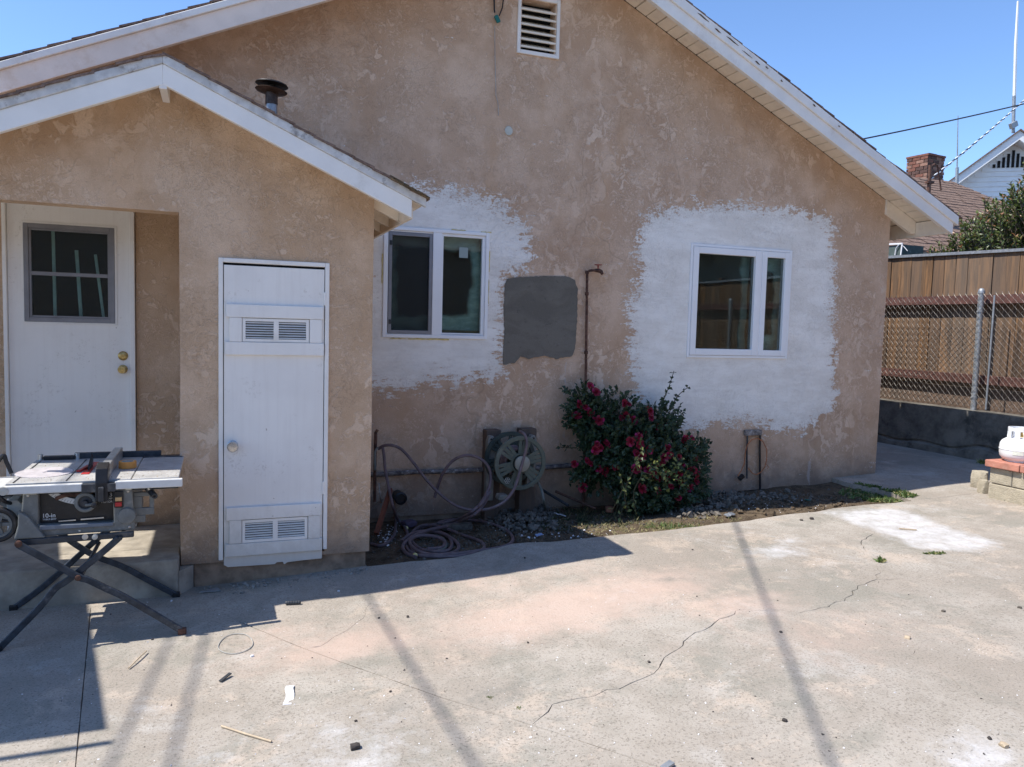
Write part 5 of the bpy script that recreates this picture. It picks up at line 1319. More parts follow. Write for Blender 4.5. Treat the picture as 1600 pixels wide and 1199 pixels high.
# ------------------------------------------------------------------ rubble, soil litter, weeds
M_RUB2 = plain('dusty_rubble', (.17, .15, .125), .95, var=.3, scale=25, bump=.7, dirt=(.10, .085, .07), dirtamt=.6)
def chunks(name, spots, mat, smin, smax, flat=.6, parent=None, **kw):
    g = MB()
    for (x_, y_, z_) in spots:
        s_ = random.uniform(smin, smax)*(.5+random.random()**2); M_ = Matrix.Translation((x_, y_, z_+s_*.25)) @ Matrix.Rotation(random.random()*6.3, 4, rv().normalized())
        V = [(random.uniform(.55, 1)*a*s_, random.uniform(.4, 1)*b*s_, random.uniform(.4, 1)*c*s_*flat) for a, b, c in ((-1,-1,-1),(1,-1,-1),(1,1,-1),(-1,1,-1),(-1,-1,1),(1,-1,1),(1,1,1),(-1,1,1))]
        g.add(V, [(0,3,2,1),(4,5,6,7),(0,1,5,4),(1,2,6,5),(2,3,7,6),(3,0,4,7)], M_)
    return g.build(name, mat, parent, kind='stuff', **kw)
def scatter(cx, cy, rx, ry, n, heap=0.0):
    out = []
    while len(out) < n:
        u, v = random.gauss(0, .5), random.gauss(0, .5)
        if u*u+v*v > 1.2: continue
        p_ = G(cx+u*rx, cy+v*ry)
        if sdf((p_.x, p_.y), bed) > .01 and p_.y < WY-.02: out.append((p_.x, p_.y, bedz(p_.x, p_.y)+heap*max(0, 1-u*u-v*v)*random.random()))
    return out
chunks('rubble', scatter(812, 812, 60, 22, 420, .06)+scatter(845, 800, 30, 20, 160, .07), M_RUB2, .006, .022, label='grey mortar rubble heaped under the hose reel')
chunks('rubble', scatter(1125, 782, 45, 16, 300, .05)+scatter(1080, 800, 40, 10, 80, .02)+scatter(1200, 775, 80, 10, 140, .01), M_RUB2, .006, .022, label='grey mortar rubble beside the right of the rose bush')
chunks('gravel', scatter(700, 850, 130, 25, 700)+scatter(880, 825, 80, 20, 300)+scatter(1250, 778, 100, 16, 260)+scatter(1000, 815, 100, 12, 160), M_STONE, .003, .010)
chunks('soil_clods', scatter(1200, 785, 180, 18, 500)+scatter(760, 840, 180, 26, 500), M_SOIL, .006, .018)
chunks('pale_chips', scatter(850, 835, 120, 14, 70)+scatter(605, 830, 22, 24, 60)+scatter(1200, 790, 120, 10, 40), M_PAPER, .003, .008)
# larger flakes
for (px, py, w_, d_, a_, mt_, lb) in [(875, 806, .10, .018, -.7, M_PAPER, 'narrow white strip lying on the soil left of the rose bush'), (1125, 790, .05, .10, .6, M_RUBBLE, 'upturned pale mortar slab in the rubble right of the rose bush'),
        (1140, 806, .09, .05, .2, M_GALV, 'crumpled grey foil piece at the front of the rubble'), (1092, 792, .13, .02, .6, M_TWIG, 'pale stick lying in the rubble at the bush foot'), (800, 808, .13, .03, .35, plain('cardboard', (.33, .24, .15), .9), 'brown cardboard strip on the rubble under the reel'),
        (832, 803, .12, .03, -.1, MAT['cardboard'], 'brown cardboard strip right of the reel posts'), (842, 838, .05, .03, .1, plain('blue_scrap', (.25, .33, .5), .7), 'small blue plastic scrap on the soil by the slab edge'), (1262, 783, .06, .03, .3, M_TEAL, 'tiny teal scrap on the shaded soil')]:
    p_ = G(px, py); M_ = Matrix.Translation((p_.x, p_.y, p_.z+.012)) @ Matrix.Rotation(a_, 4, 'Z') @ Matrix.Rotation(random.uniform(-.25, .25), 4, 'X') @ Matrix.Rotation(random.uniform(-.2, .2), 4, 'Y')
    g = MB(); n_ = 6
    V = [(w_*(i/n_-.5), d_*(.5 if k else -.5)*random.uniform(.75, 1.05), .010*noise.noise((i*.8+px, k, 0))) for i in range(n_+1) for k in (0, 1)]
    V2 = [(a, b, c-.004) for a, b, c in V]; L_ = len(V)
    Fc = [(i*2, i*2+2, i*2+3, i*2+1) for i in range(n_)]+[(L_+i*2, L_+i*2+1, L_+i*2+3, L_+i*2+2) for i in range(n_)]+[(i*2, L_+i*2, L_+i*2+2, i*2+2) for i in range(n_)]+[(i*2+1, i*2+3, L_+i*2+3, L_+i*2+1) for i in range(n_)]+[(0, 1, L_+1, L_), (2*n_, L_+2*n_, L_+2*n_+1, 2*n_+1)]
    g.add(V, Fc if False else Fc, M_) if False else g.add(V+V2, Fc, M_)
    o = g.build('scrap', mt_); tag(o, lb, 'scrap')

M_WEEDD = mk_leaf('dull_weed_leaf', (.035, .05, .022), (.11, .12, .05), (.25, .20, .10), .6)
def weeds(name, areas, mat, L_, W__, **kw):
    sp = []
    for cx, cy, rx, ry, n, up in areas:
        k = 0
        while k < n:
            u, v = random.uniform(-1, 1), random.uniform(-1, 1)
            if u*u+v*v > 1: continue
            p_ = G(cx+u*rx, cy+v*ry, 0)
            k += 1
            if p_.y > WY-.02: continue
            inb = sdf((p_.x, p_.y), bed) > 0
            z = bedz(p_.x, p_.y) if inb else gz(p_.x)
            for _ in range(5):
                d = Vector((random.gauss(0, 1), random.gauss(0, 1), abs(random.gauss(up, .5)))).normalized()
                sp.append((Vector((p_.x, p_.y, z-.002)), d, rv(), L_*random.uniform(.5, 1.3), W__*random.uniform(.6, 1.3), random.random()))
    return leafmesh(name, sp, mat, kind='stuff', **kw)
weeds('weeds', [(1345, 772, 34, 9, 130, .5), (1385, 780, 38, 6, 260, .5), (1415, 783, 16, 3, 60, .5)], M_WEED, .035, .016, label='low green weeds spreading from the soil onto the concrete corner')
weeds('weeds', [(885, 818, 50, 14, 90, .6), (950, 812, 50, 12, 90, .6), (900, 800, 30, 6, 30, 1.0), (740, 800, 30, 6, 20, .8)], M_WEEDD, .04, .010)
weeds('dry_grass', [(1020, 824, 90, 8, 190, .6), (960, 833, 50, 6, 60, .5), (1110, 812, 50, 5, 40, .6)], M_DRYG, .03, .004)
weeds('weeds', [(1050, 824, 46, 4, 60, .8)], M_WEED, .04, .007)
weeds('crack_weed', [(1376, 885, 4, 3, 14, 1.2)], M_WEED, .035, .014, label='tuft of green weed growing in the crack')
weeds('crack_weed', [(1460, 873, 16, 1.6, 26, .6)], M_WEED, .022, .010, label='thin line of green weed along the right joint')
weeds('crack_weed', [(765, 1110, 6, 3, 12, .3), (810, 1121, 5, 2, 8, .3)], M_WEED, .012, .006, label='tiny moss tufts in the foreground joint')
# potted looking weed at the planter foot and tuft on the lump
for px, py, lb in ((1584, 783, 'small bright green weed at the foot of the planter wall'), (1536, 742, 'green weed growing over the crumbled concrete lump')):
    p_ = onG(px, py); p_.x -= .02; zz = gz(p_.x)+(.11 if px < 1550 else 0); sp = []
    for _ in range(60):
        d = Vector((random.gauss(-.3, 1), random.gauss(0, 1), abs(random.gauss(.7, .5)))).normalized(); sp.append((Vector((p_.x, p_.y, zz))+Vector((random.gauss(0, .02), random.gauss(0, .02), 0)), d, rv(), random.uniform(.03, .06), .016, random.random()))
    leafmesh('weed_tuft', sp, M_WEED, kind='stuff', label=lb)

# ------------------------------------------------------------------ rose bush
rb = thing('rose_bush', 'sprawling rose bush with crimson blooms growing against the wall', 'rose bush', (3.1, 5.5, .05))
K = .00515
cl_ = [(912, 632, 26, 5.62), (930, 668, 34, 5.58), (945, 705, 40, 5.5), (968, 652, 34, 5.58), (985, 700, 48, 5.45), (1018, 670, 34, 5.55), (1030, 715, 46, 5.42), (1062, 728, 38, 5.45), (1075, 712, 26, 5.5), (1000, 755, 42, 5.38), (1045, 768, 36, 5.38), (1078, 758, 24, 5.42), (930, 735, 26, 5.5), (905, 652, 20, 5.62), (915, 745, 16, 5.5), (1010, 775, 36, 5.36), (1040, 655, 20, 5.6)]
sp = []; stem = MB(); root = Vector((3.12, 5.5, .03))
def rleaf(p_, d, tone=None, L_=None):
    sp.append((p_, d, (rv()+Vector((0, -.6, .6))), L_ or random.uniform(.030, .052), random.uniform(.020, .032), random.random()*.72 if tone is None else tone))
for cx, cy, r_, Y_ in cl_:
    c_ = onY(cx, cy, Y_); R_ = r_*K
    for _ in range(int(92*(r_/30)**2)):
        d = rv().normalized(); p_ = c_+Vector((d.x*R_, d.y*R_*.75, d.z*R_))*random.uniform(.45, 1.15)*(1+.45*noise.noise(d*2+c_*3))
        if p_.y > WY-.03: p_.y = WY-.03-random.random()*.06
        if p_.z < .06: continue
        ax = (d+rv()*.8+Vector((0, -.2, .15))).normalized(); o1 = ax.orthogonal().normalized()
        # one compound leaf: five or seven leaflets along a stalk
        for k in range(3):
            for s_ in (-1, 1): rleaf(p_+ax*(.018*k), (ax*.6+o1*s_).normalized())
        rleaf(p_+ax*.05, ax)
    mid = root.lerp(c_, .5)+Vector((random.uniform(-.1, .1), random.uniform(-.1, .05), .08))
    stem.tube(smoothpath([root+Vector((random.uniform(-.12, .12), 0, 0)), mid, c_, c_+(c_-mid)*.4], 5), [.010]*6+[.006]*5+[.004]*5, 5, False)
# long whips
for path in ([(1018, 690), (1025, 660), (1035, 630), (1045, 605), (1053, 580)], [(1026, 662), (1045, 640), (1060, 618), (1074, 606)], [(1070, 690), (1085, 685), (1100, 688), (1108, 694)], [(925, 720), (905, 740), (890, 755)], [(900, 700), (885, 700), (876, 699)], [(905, 660), (890, 665), (880, 668)]):
    P = [onY(x, y, 5.60) for x, y in path]; S_ = smoothpath(P, 5); stem.tube(S_, [.0055-.003*i/len(S_) for i in range(len(S_))], 5, False)
    for i, p_ in enumerate(S_[3:]):
        if random.random() < .75:
            for _ in range(2): rleaf(p_, (rv()+Vector((0, -.3, .2))).normalized(), random.random()*.4, .042)
# pale weedy stalks in front, partly sunlit
for path in ([(980, 800), (976, 770), (985, 745), (1000, 715)], [(955, 800), (972, 765), (968, 740)], [(994, 805), (990, 770), (1002, 745)], [(968, 812), (975, 790), (990, 780)], [(1000, 690), (1002, 705), (990, 725)], [(992, 728), (1005, 738), (1028, 743)]):
    P = [onY(x, y, 5.16) for x, y in path]; S_ = smoothpath(P, 5); stem.tube(S_, .0035, 5, False)
    for p_ in S_:
        if random.random() < .75: rleaf(p_, (rv()+Vector((0, -.5, -.2))).normalized(), random.uniform(.66, 1), .045)
for _ in range(160):
    c_ = onY(random.uniform(1010, 1075), random.gauss(738, 14), random.uniform(5.12, 5.25)); rleaf(c_, rv().normalized(), random.uniform(.5, 1))
leafmesh('foliage', sp, M_ROSEL, rb, kind='stuff'); stem.build('stem', M_STEM, rb, kind='stuff')
def bloom_mesh(seed):
    random.seed(seed); V = []; Fc = []; tone = []
    for ring, (n_, r_, tilt) in enumerate(((4, .30, 1.25), (5, .62, .85), (7, 1.0, .35))):
        for k in range(n_):
            a = 2*pi*(k+random.uniform(-.2, .2))/n_+ring; w_ = 1.5*r_*sin(pi/n_)+.18; ca, sa = cos(a), sin(a); t_ = tilt+random.uniform(-.2, .2); b = len(V)
            for rr, ww, up in ((.06, .12, 0), (.55, w_*.8, .35), (1.0, w_, .62), (1.12, w_*.45, .55)):
                h_ = sin(t_)*rr*.62+ring*-.05+random.uniform(-.03, .03); d_ = cos(t_)*rr*r_*1.1+.05*rr
                for s_ in (-1, 1): V.append((ca*d_-sa*ww*.5*s_, sa*d_+ca*ww*.5*s_, h_+(.10 if rr > .9 else 0)*abs(s_)))
            Fc += [(b+2*i, b+2*i+2, b+2*i+3, b+2*i+1) for i in range(3)]; tt = random.random()*.75+.05*ring; tone += [tt]*8
    me = bpy.data.meshes.new('bloom'); me.from_pydata(V, [], Fc); me.materials.append(M_BLOOM)
    at = me.attributes.new('leaf', 'FLOAT', 'POINT'); at.data.foreach_set('value', tone); return me
bms = [bloom_mesh(i) for i in range(5)]; random.seed(99)
for i, (x_, y_) in enumerate([(922, 603), (931, 613), (905, 632), (914, 637), (923, 645), (901, 650), (937, 657), (930, 655), (975, 630), (981, 632), (978, 650), (990, 657), (1015, 643), (1017, 653), (1028, 668), (1040, 676), (1053, 684), (1070, 686), (1081, 685), (933, 694), (930, 703), (917, 720), (923, 725), (935, 733), (945, 737), (998, 682), (1012, 702), (1002, 714), (994, 710), (962, 730), (911, 762), (994, 733), (1030, 722), (1037, 716), (1046, 711), (1060, 714), (1060, 741), (1030, 746), (1028, 767), (1070, 758), (1090, 741), (1084, 716), (1003, 764), (1060, 777), (898, 725), (1008, 690), (972, 654), (1066, 760), (1015, 704), (938, 700), (1042, 744), (1076, 762), (1035, 722), (1012, 735), (1022, 728), (1050, 738), (1056, 748), (1020, 740), (1066, 726), (1044, 700), (1005, 680), (1000, 695), (985, 690), (1082, 735), (1088, 752), (1048, 760), (1036, 668), (948, 694)]):
    c_ = min(cl_, key=lambda c: (c[0]-x_)**2+(c[1]-y_)**2); Y_ = c_[3]-c_[2]*K*.72
    p_ = onY(x_, y_, Y_); s_ = random.uniform(.020, .038)
    d = (Vector((random.gauss(0, .4), -1, random.gauss(.35, .4)))).normalized(); M_ = Matrix.Translation(p_) @ d.to_track_quat('Z', 'Y').to_matrix().to_4x4() @ Matrix.Rotation(random.random()*6, 4, 'Z') @ Matrix.Scale(s_, 4)
    inst(bms[i % 5], 'bloom', M_, rb)

# ------------------------------------------------------------------ table saw on its folding stand
sw = thing('table_saw', 'grey portable table saw on a folding X leg stand in front of the porch', 'table saw', (-.55, 4.2, 0))
A = lambda px, py, y=3.965: onY(px, py, y)
TZ = .745
g = MB(); g.prism([(-.895, 4.0), (-.39, 4.0), (-.39, 4.63), (-.895, 4.63)], 'z', TZ-.016, TZ); g.build('table_top', M_TABLE, sw, bevel=.003)
g = MB(); g.box((-.385, 4.0, TZ-.016), (-.182, 4.60, TZ)); g.build('extension_wing', M_TABLE, sw, bevel=.003)
MB().box((-.385, 4.60, TZ-.02), (-.19, 4.66, TZ+.004)).build('wing_rail', M_DGREY, sw, bevel=.002)
g = MB(); g.box((-.893, 4.005, TZ-.055), (-.184, 4.02, TZ-.018)); g.build('table_skirt', M_DGREY, sw)
g = MB(); g.box((-.72, 4.635, TZ-.03), (-.30, 4.665, TZ+.030)); g.build('rear_rail', M_DGREY, sw, bevel=.003)
MB().box((-.86, 4.61, TZ+.001), (-.715, 4.65, TZ+.02)).build('hinge_bar', M_BLACK, sw, bevel=.003)
for x_ in (-.905, -.735): MB().lathe([(.012, 0), (.012, .03), (.001, .032)], 12, Matrix.Translation((x_+.03, 4.63, TZ))).build('rail_clamp', M_ALU, sw)
g = MB(); g.box((-.897, 3.955, .703), (-.585, 3.985, .740)); g.build('front_rail', M_RAIL, sw, bevel=.004)
g = MB(); g.box((-.452, 3.955, .706), (-.164, 3.985, .744)); g.build('front_rail', M_RAIL, sw, bevel=.004)
MB().box((-.588, 3.950, .698), (-.448, 3.99, .737)).build('rail_coupler', M_DGREY, sw, bevel=.003)
MB().lathe([(.020, 0), (.019, .006), (.001, .008)], 16, Matrix.Translation((-.893, 3.956, .721)) @ Matrix.Rotation(pi/2, 4, 'X')).build('rail_end_cap', M_BEIGE, sw, smooth=True)
# grooves and blade slot
MB().box((-.66, 4.01, TZ+.0005), (-.655, 4.60, TZ+.002)).build('table_joint', M_BLACK, sw)
MB().box((-.87, 4.01, TZ+.0005), (-.864, 4.60, TZ+.002)).build('table_joint', M_BLACK, sw)
MB().box((-.62, 4.16, TZ+.0005), (-.585, 4.50, TZ+.003)).build('red_insert', M_RED, sw, bevel=.001)
g = MB(); g.prism([(4.24, TZ), (4.37, TZ), (4.39, TZ+.035), (4.38, TZ+.06), (4.35, TZ+.075), (4.32, TZ+.05), (4.27, TZ+.03)], 'x', -.603, -.597); g.build('riving_knife', M_BLACK, sw, bevel=.001)
# rip fence
g = MB(); g.box((-.527, 3.99, TZ+.002), (-.487, 4.62, TZ+.058)); g.build('rip_fence', M_ALU, sw, bevel=.004)
g = MB(); g.prism([(3.945, .655), (3.985, .655), (3.992, .74), (4.02, TZ+.004), (4.03, TZ+.080), (3.965, TZ+.060), (3.950, .74)], 'x', -.532, -.480); g.build('fence_head', M_BLACK, sw, bevel=.004)
MB().box((-.524, 4.04, TZ+.0585), (-.490, 4.10, TZ+.0595)).build('fence_scale', M_DGREY, sw)
MB().bar((-.506, 3.94, .655), (-.506, 3.935, .725), .022, .014, (0, 1, 0)).build('fence_lever', M_DGREY, sw, bevel=.004)
# body housing
g = MB(); fb = .502
g.prism([(-.825, .700), (-.765, .700), (-.765, .552), (-.462, .548), (-.462, .700), (-.382, .700), (-.372, .505), (-.70, .500), (-.862, .498), (-.860, .520), (-.838, .548)], 'y', 3.985, 4.03)
body = g.build('housing', M_GREY, sw, bevel=.006)
g = MB(); g.prism([(-.820, .715), (-.385, .715), (-.375, .503), (-.858, .500), (-.835, .55)], 'y', 4.031, 4.48); g.build('rear_housing', M_GREY, sw, bevel=.008)
# flared corner foot
g = MB(); g.prism([(-.858, .500), (-.735, .500), (-.800, .60), (-.838, .63), (-.842, .56)], 'y', 3.955, 3.984); g.build('corner_web', M_GREY, sw, bevel=.006)
g = MB(); g.box((-.764, 4.02, .552), (-.463, 4.0305, .699)); g.build('control_recess', M_BLACK, sw)
g = MB(); g.prism([(-.76, .552), (-.463, .548), (-.463, .532), (-.76, .530)], 'y', 3.975, 3.984); g.build('recess_lip', plain('blue_grey_plastic', (.16, .18, .21), .5, dirt=(.34, .33, .31), dirtamt=.4), sw, bevel=.003)
# bevel scale, arc of pale metal
g = MB(); V = []
c0 = A(133, 745, 3.99)
for i in range(15):
    a = radians(207+63*i/14)
    for r_ in (.150, .180): V += [(c0.x+r_*cos(a)*1.05, 4.012, c0.z+r_*sin(a)*.78+.005), (c0.x+r_*cos(a)*1.05, 4.018, c0.z+r_*sin(a)*.78+.005)]
g.add(V, [(i*4, i*4+4, i*4+6, i*4+2) for i in range(14)]+[(i*4+1, i*4+3, i*4+7, i*4+5) for i in range(14)]+[(i*4, i*4+1, i*4+5, i*4+4) for i in range(14)]+[(i*4+2, i*4+6, i*4+7, i*4+3) for i in range(14)])
sc0 = g.build('bevel_scale', M_RAIL, sw)
g = MB()
for i in range(16):
    a = radians(209+60*i/15); l_ = .014 if i % 5 else .020
    g.bar((c0.x+.178*cos(a)*1.05, 4.0112, c0.z+.178*sin(a)*.78+.005), (c0.x+(.178-l_)*cos(a)*1.05, 4.0112, c0.z+(.178-l_)*sin(a)*.78+.005), .0012, .001, (0, 1, 0))
g.build('scale_mark', M_BLACK, sc0, kind='stuff')
hc = A(133, 786, 3.97)
Mh = Matrix.Translation((hc.x, 3.985, hc.z)) @ Matrix.Rotation(pi/2, 4, 'X')
MB().ringp(.030, .046, -.005, .012, 36, Mh).build('handwheel', M_GREY, sw, bevel=.004, smooth=True)
MB().lathe([(.031, -.01), (.031, -.002), (.012, .0), (.010, .02), (.001, .02)], 28, Mh).build('handwheel_centre', M_DGREY, sw, smooth=True)
g = MB(); g.bar((hc.x, 3.968, hc.z-.01), (hc.x+.036, 3.962, hc.z-.008), .012, .008, (0, 1, 0)); g.build('crank_arm', M_GREY, sw, bevel=.003)
MB().lathe([(.007, 0), (.008, .012), (.013, .022), (.012, .034), (.001, .038)], 16, Matrix.Translation((hc.x+.040, 3.965, hc.z-.006)) @ Matrix.Rotation(pi/2, 4, 'X')).build('crank_knob', M_BLACK, sw, smooth=True)
g = MB(); g.tube([(-.70, 4.015, .665), (-.66, 4.010, .680), (-.60, 4.010, .678), (-.55, 4.012, .69)], .010, 6); g.build('motor_bracket', M_RUST, sw, smooth=True)
g = MB(); g.bar((-.60, 4.008, .563), (-.505, 4.008, .566), .006, .004, (0, 1, 0)); g.bar((-.69, 4.008, .560), (-.62, 4.008, .562), .005, .004, (0, 1, 0)); g.build('info_plate', M_ALU, sw, kind='stuff')
# lettering
def text(s_, x_, z_, size, y_, name='lettering', align='LEFT', parent=sw, mat=None):
    cu = bpy.data.curves.new(name, 'FONT'); cu.body = s_; cu.size = size; cu.extrude = .0006; cu.align_x = align; cu.offset = size*.012
    t = bpy.data.objects.new(name, cu); C.objects.link(t); dg = bpy.context.evaluated_depsgraph_get(); me = bpy.data.meshes.new_from_object(t.evaluated_get(dg)); bpy.data.objects.remove(t)
    me.materials.clear(); me.materials.append(mat or plain('white_print', (.75, .75, .72), .6, var=.03)); me.transform(Matrix.Translation((x_, y_, z_)) @ Matrix.Rotation(pi/2, 4, 'X'))
    o = bpy.data.objects.new(name, me); C.objects.link(o); o.parent = parent; o.matrix_parent_inverse = pinv(parent); return o
text('10-in', -.758, .578, .027, 4.018, 'size_lettering'); text('TABLE SAW', -.756, .566, .0105, 4.018, 'type_lettering')
text('13', -.469, .662, .026, 4.018, 'power_lettering', 'RIGHT'); text('AMP', -.469, .648, .013, 4.018, 'power_lettering', 'RIGHT'); text('MOTOR', -.469, .634, .013, 4.018, 'power_lettering', 'RIGHT')
g = MB(); a = A(178, 768, 3.98); b = A(193, 793, 3.98); g.box((a.x, 3.975, b.z), (b.x, 3.984, a.z)); g.build('switch_box', M_BLACK, sw, bevel=.003)
g = MB(); g.prism([(3.974, b.z+.030), (3.966, b.z+.034), (3.966, b.z+.050), (3.974, b.z+.052)], 'x', a.x+.006, b.x-.006); g.build('switch_on', M_YEL, sw, bevel=.001)
g = MB(); g.prism([(3.974, b.z+.008), (3.958, b.z+.010), (3.960, b.z+.028), (3.974, b.z+.029)], 'x', a.x+.006, b.x-.006); g.build('switch_off', M_RED, sw, bevel=.002)
# right bracket with cut-outs and the storage handle
g = MB()
xa, xb = -.380, -.292
for a, b in (((xa, .655), (xb, .675)), ((xa, .565), (xb, .60)), ((-.312, .60), (xb, .655)), ((xa, .60), (-.345, .655)), ((-.312, .675), (xb, .712))): g.box((a[0], 4.02, a[1]), (b[0], 4.04, b[1]))
g.box((xa, 4.02, .53), (-.33, 4.04, .565)); g.build('side_bracket', M_GREY, sw, bevel=.003)
g = MB(); g.tube([(-.372, 4.15, .725), (-.345, 4.06, .712), (-.285, 3.96, .668)], .014, 14); g.build('bevel_lock_handle', M_BLACK, sw, smooth=True)
MB().ringp(.007, .0135, 0, .004, 16, Matrix.Translation((-.2845, 3.959, .667)) @ Matrix.Rotation(pi/2+.35, 4, 'X')).build('handle_rim', M_DGREY, sw)
g = MB(); g.lathe([(.040, 0), (.036, .012), (.001, .016)], 24, Matrix.Translation((-.405, 3.984, .575)) @ Matrix.Rotation(pi/2, 4, 'X')); g.build('cover_boss', M_GREY, sw, smooth=True)
# base bar
g = MB(); g.prism([(-.850, .497), (-.375, .502), (-.375, .476), (-.840, .468)], 'y', 3.96, 3.984); g.build('base_rail', M_DGREY, sw, bevel=.003)
g = MB(); g.box((-.86, 4.44, .468), (-.375, 4.47, .497)); g.build('base_rail', M_DGREY, sw, bevel=.003)
MB().lathe([(.013, 0), (.013, .003), (.001, .004)], 20, Matrix.Translation(A(133, 839, 3.96)) @ Matrix.Rotation(pi/2, 4, 'X')).build('round_decal', M_ALU, sw)
MB().lathe([(.012, 0), (.012, .02), (.001, .024)], 14, Matrix.Translation(A(149, 838, 3.955)) @ Matrix.Rotation(pi/2, 4, 'X')).build('leg_lock_knob', M_BEIGE, sw, smooth=True)
# stand legs
def leg(P, Y_, w_=.030, t_=.016, name='leg', lit=None):
    g = MB(); n_ = len(P)
    S_ = smoothpath([Vector((x_, Y_, z_)) for x_, z_ in P], 4); V = []
    for i, p_ in enumerate(S_):
        d = (S_[min(i+1, len(S_)-1)]-S_[max(i-1, 0)]).normalized(); u = Vector((-d.z, 0, d.x))
        for a_, b_ in ((-1, -1), (1, -1), (1, 1), (-1, 1)): V.append(tuple(p_+u*a_*w_/2+Vector((0, b_*t_/2, 0))))
    m_ = len(S_); g.add(V, [(i*4+j, (i+1)*4+j, (i+1)*4+(j+1) % 4, i*4+(j+1) % 4) for i in range(m_-1) for j in range(4)]+[(3, 2, 1, 0), tuple(range(m_*4-4, m_*4))])
    return g.build(name, M_LEG, sw, bevel=.004)
M_LEG = plain('worn_blue_grey_steel', (.05, .06, .075), .42, .35, var=.25, scale=22, bump=.2, dirt=(.25, .25, .25), dirtamt=.4)
legs = [leg([(-.836, .487), (-.721, .405), (-.60, .318), (-.56, .30), (-.48, .248), (-.40, .196), (-.172, .020)], 3.925),
        leg([(-.922, .010), (-.765, .178), (-.70, .262), (-.66, .29), (-.607, .330), (-.489, .431), (-.436, .480)], 3.95),
        leg([(-.975, .012), (-.867, .092), (-.75, .196), (-.602, .336), (-.44, .475)], 4.50),
        leg([(-.84, .47), (-.719, .345), (-.603, .255), (-.483, .192), (-.36, .108), (-.222, .012)], 4.475)]
MB().lathe([(.013, 0), (.013, .008), (.008, .010), (.001, .012)], 14, Matrix.Translation(A(122, 903, 3.915)) @ Matrix.Rotation(pi/2, 4, 'X')).build('pivot_bolt', M_RUST, sw, smooth=True)
MB().lathe([(.015, 0), (.015, .008), (.009, .010), (.001, .012)], 14, Matrix.Translation(A(29, 850, 3.915)) @ Matrix.Rotation(pi/2, 4, 'X')).build('pivot_bolt', M_RUST, sw, smooth=True)
for (x_, z_, y_) in ((-.163, .016, 3.925), (-.215, .012, 4.475), (-.925, .012, 3.95), (-.978, .012, 4.50)):
    MB().box((x_-.022, y_-.014, z_-.016), (x_+.016, y_+.014, z_+.014), Matrix.Identity(4)).build('foot_cap', M_RUST if x_ > -.2 else M_BLACK, sw, bevel=.004)
for a in ((-.43, .478), (-.836, .48), (-.59, .32)):
    MB().tube([(a[0], 3.94, a[1]), (a[0], 4.49, a[1])], .010, 8).build('cross_bar', M_LEG, sw)
# wheels and carry handle at the left
for (cx, cy, y_) in ((-3, 820, 4.0), (13, 793, 4.36)):
    c_ = A(cx, cy, y_); Mw = Matrix.Translation((c_.x, y_, c_.z)) @ Matrix.Rotation(pi/2, 4, 'X')
    wl = MB().ringp(.057, .078, -.017, .017, 40, Mw).build('wheel', M_BLACK, sw, smooth=True, bevel=.006)
    g = MB(); g.ringp(.046, .057, -.012, .012, 32, Mw); 
    for k in range(5):
        a = k*2*pi/5; g.bar(Mw @ Vector((.01*cos(a), .01*sin(a), 0)), Mw @ Vector((.05*cos(a), .05*sin(a), 0)), .014, .012, (0, 1, 0))
    g.lathe([(.014, -.02), (.014, .02)], 16, Mw); g.build('rim', M_GREY, wl)
g = MB(); g.tube(smoothpath([(-.93, 4.0, .70), (-.90, 4.02, .66), (-.875, 4.1, .63), (-.84, 4.2, .60)]), .009, 8); g.build('axle_arm', M_BLACK, sw, smooth=True)
g = MB(); g.tube(smoothpath([A(-25, 745, 4.3), A(-8, 728, 4.3), A(5, 712, 4.3), A(10, 722, 4.3), A(18, 740, 4.3)]), .010, 8); g.build('carry_handle', M_BLACK, sw, smooth=True)
g = MB(); g.box((-1.02, 4.15, .68), (-.915, 4.32, .72)); g.box((-.95, 4.0, .70), (-.90, 4.2, .735)); g.build('handle_mount', M_RAIL, sw, bevel=.006)
g = MB(); g.prism([(-.90, .60), (-.84, .57), (-.835, .63), (-.86, .66), (-.905, .655)], 'y', 4.05, 4.30); g.build('wheel_mount', M_BEIGE, sw, bevel=.006)
g_ = []
for _ in range(420): g_.append((random.uniform(-.89, -.19), 4.01+.58*random.random()**1.4, TZ+.0008))
chunks('sawdust', g_, M_TWIG, .0006, .0020, .5, sw)
for (x_, z_) in ((-.805, .690), (-.805, .520), (-.40, .690), (-.395, .520), (-.60, .515)):
    MB().lathe([(.006, 0), (.006, .003), (.004, .0045), (.001, .005)], 8, Matrix.Translation((x_, 3.984, z_)) @ Matrix.Rotation(pi/2, 4, 'X')).build('screw', M_STEEL, sw)
# things lying on the saw table
bl = thing('saw_blade', 'round toothed steel saw blade lying flat on the left of the saw table', 'saw blade', (-.785, 4.235, TZ+.003))
V = []; n_ = 60; R_ = .122
for k in range(n_):
    a = 2*pi*k/n_; V.append((R_*cos(a), R_*sin(a))); a2 = a+2*pi/n_*.75; V.append((R_*.955*cos(a2), R_*.955*sin(a2)))
Mb = Matrix.Translation((-.785, 4.235, TZ+.003)) @ Matrix.Rotation(radians(1.5), 4, 'X')
g = MB(); hole_ = [(.008*cos(2*pi*k/(2*n_)), .008*sin(2*pi*k/(2*n_))) for k in range(2*n_)]
m2 = len(V)
vv = [(x_, y_, z_) for z_ in (0, .002) for x_, y_ in V]+[(x_, y_, z_) for z_ in (0, .002) for x_, y_ in hole_]
Fc = []
for k in range(m2):
    k2 = (k+1) % m2; Fc += [(m2+k, m2+k2, 3*m2+k2, 3*m2+k), (k2, k, 2*m2+k, 2*m2+k2), (k, k2, m2+k2, m2+k), (2*m2+k2, 2*m2+k, 3*m2+k, 3*m2+k2)]
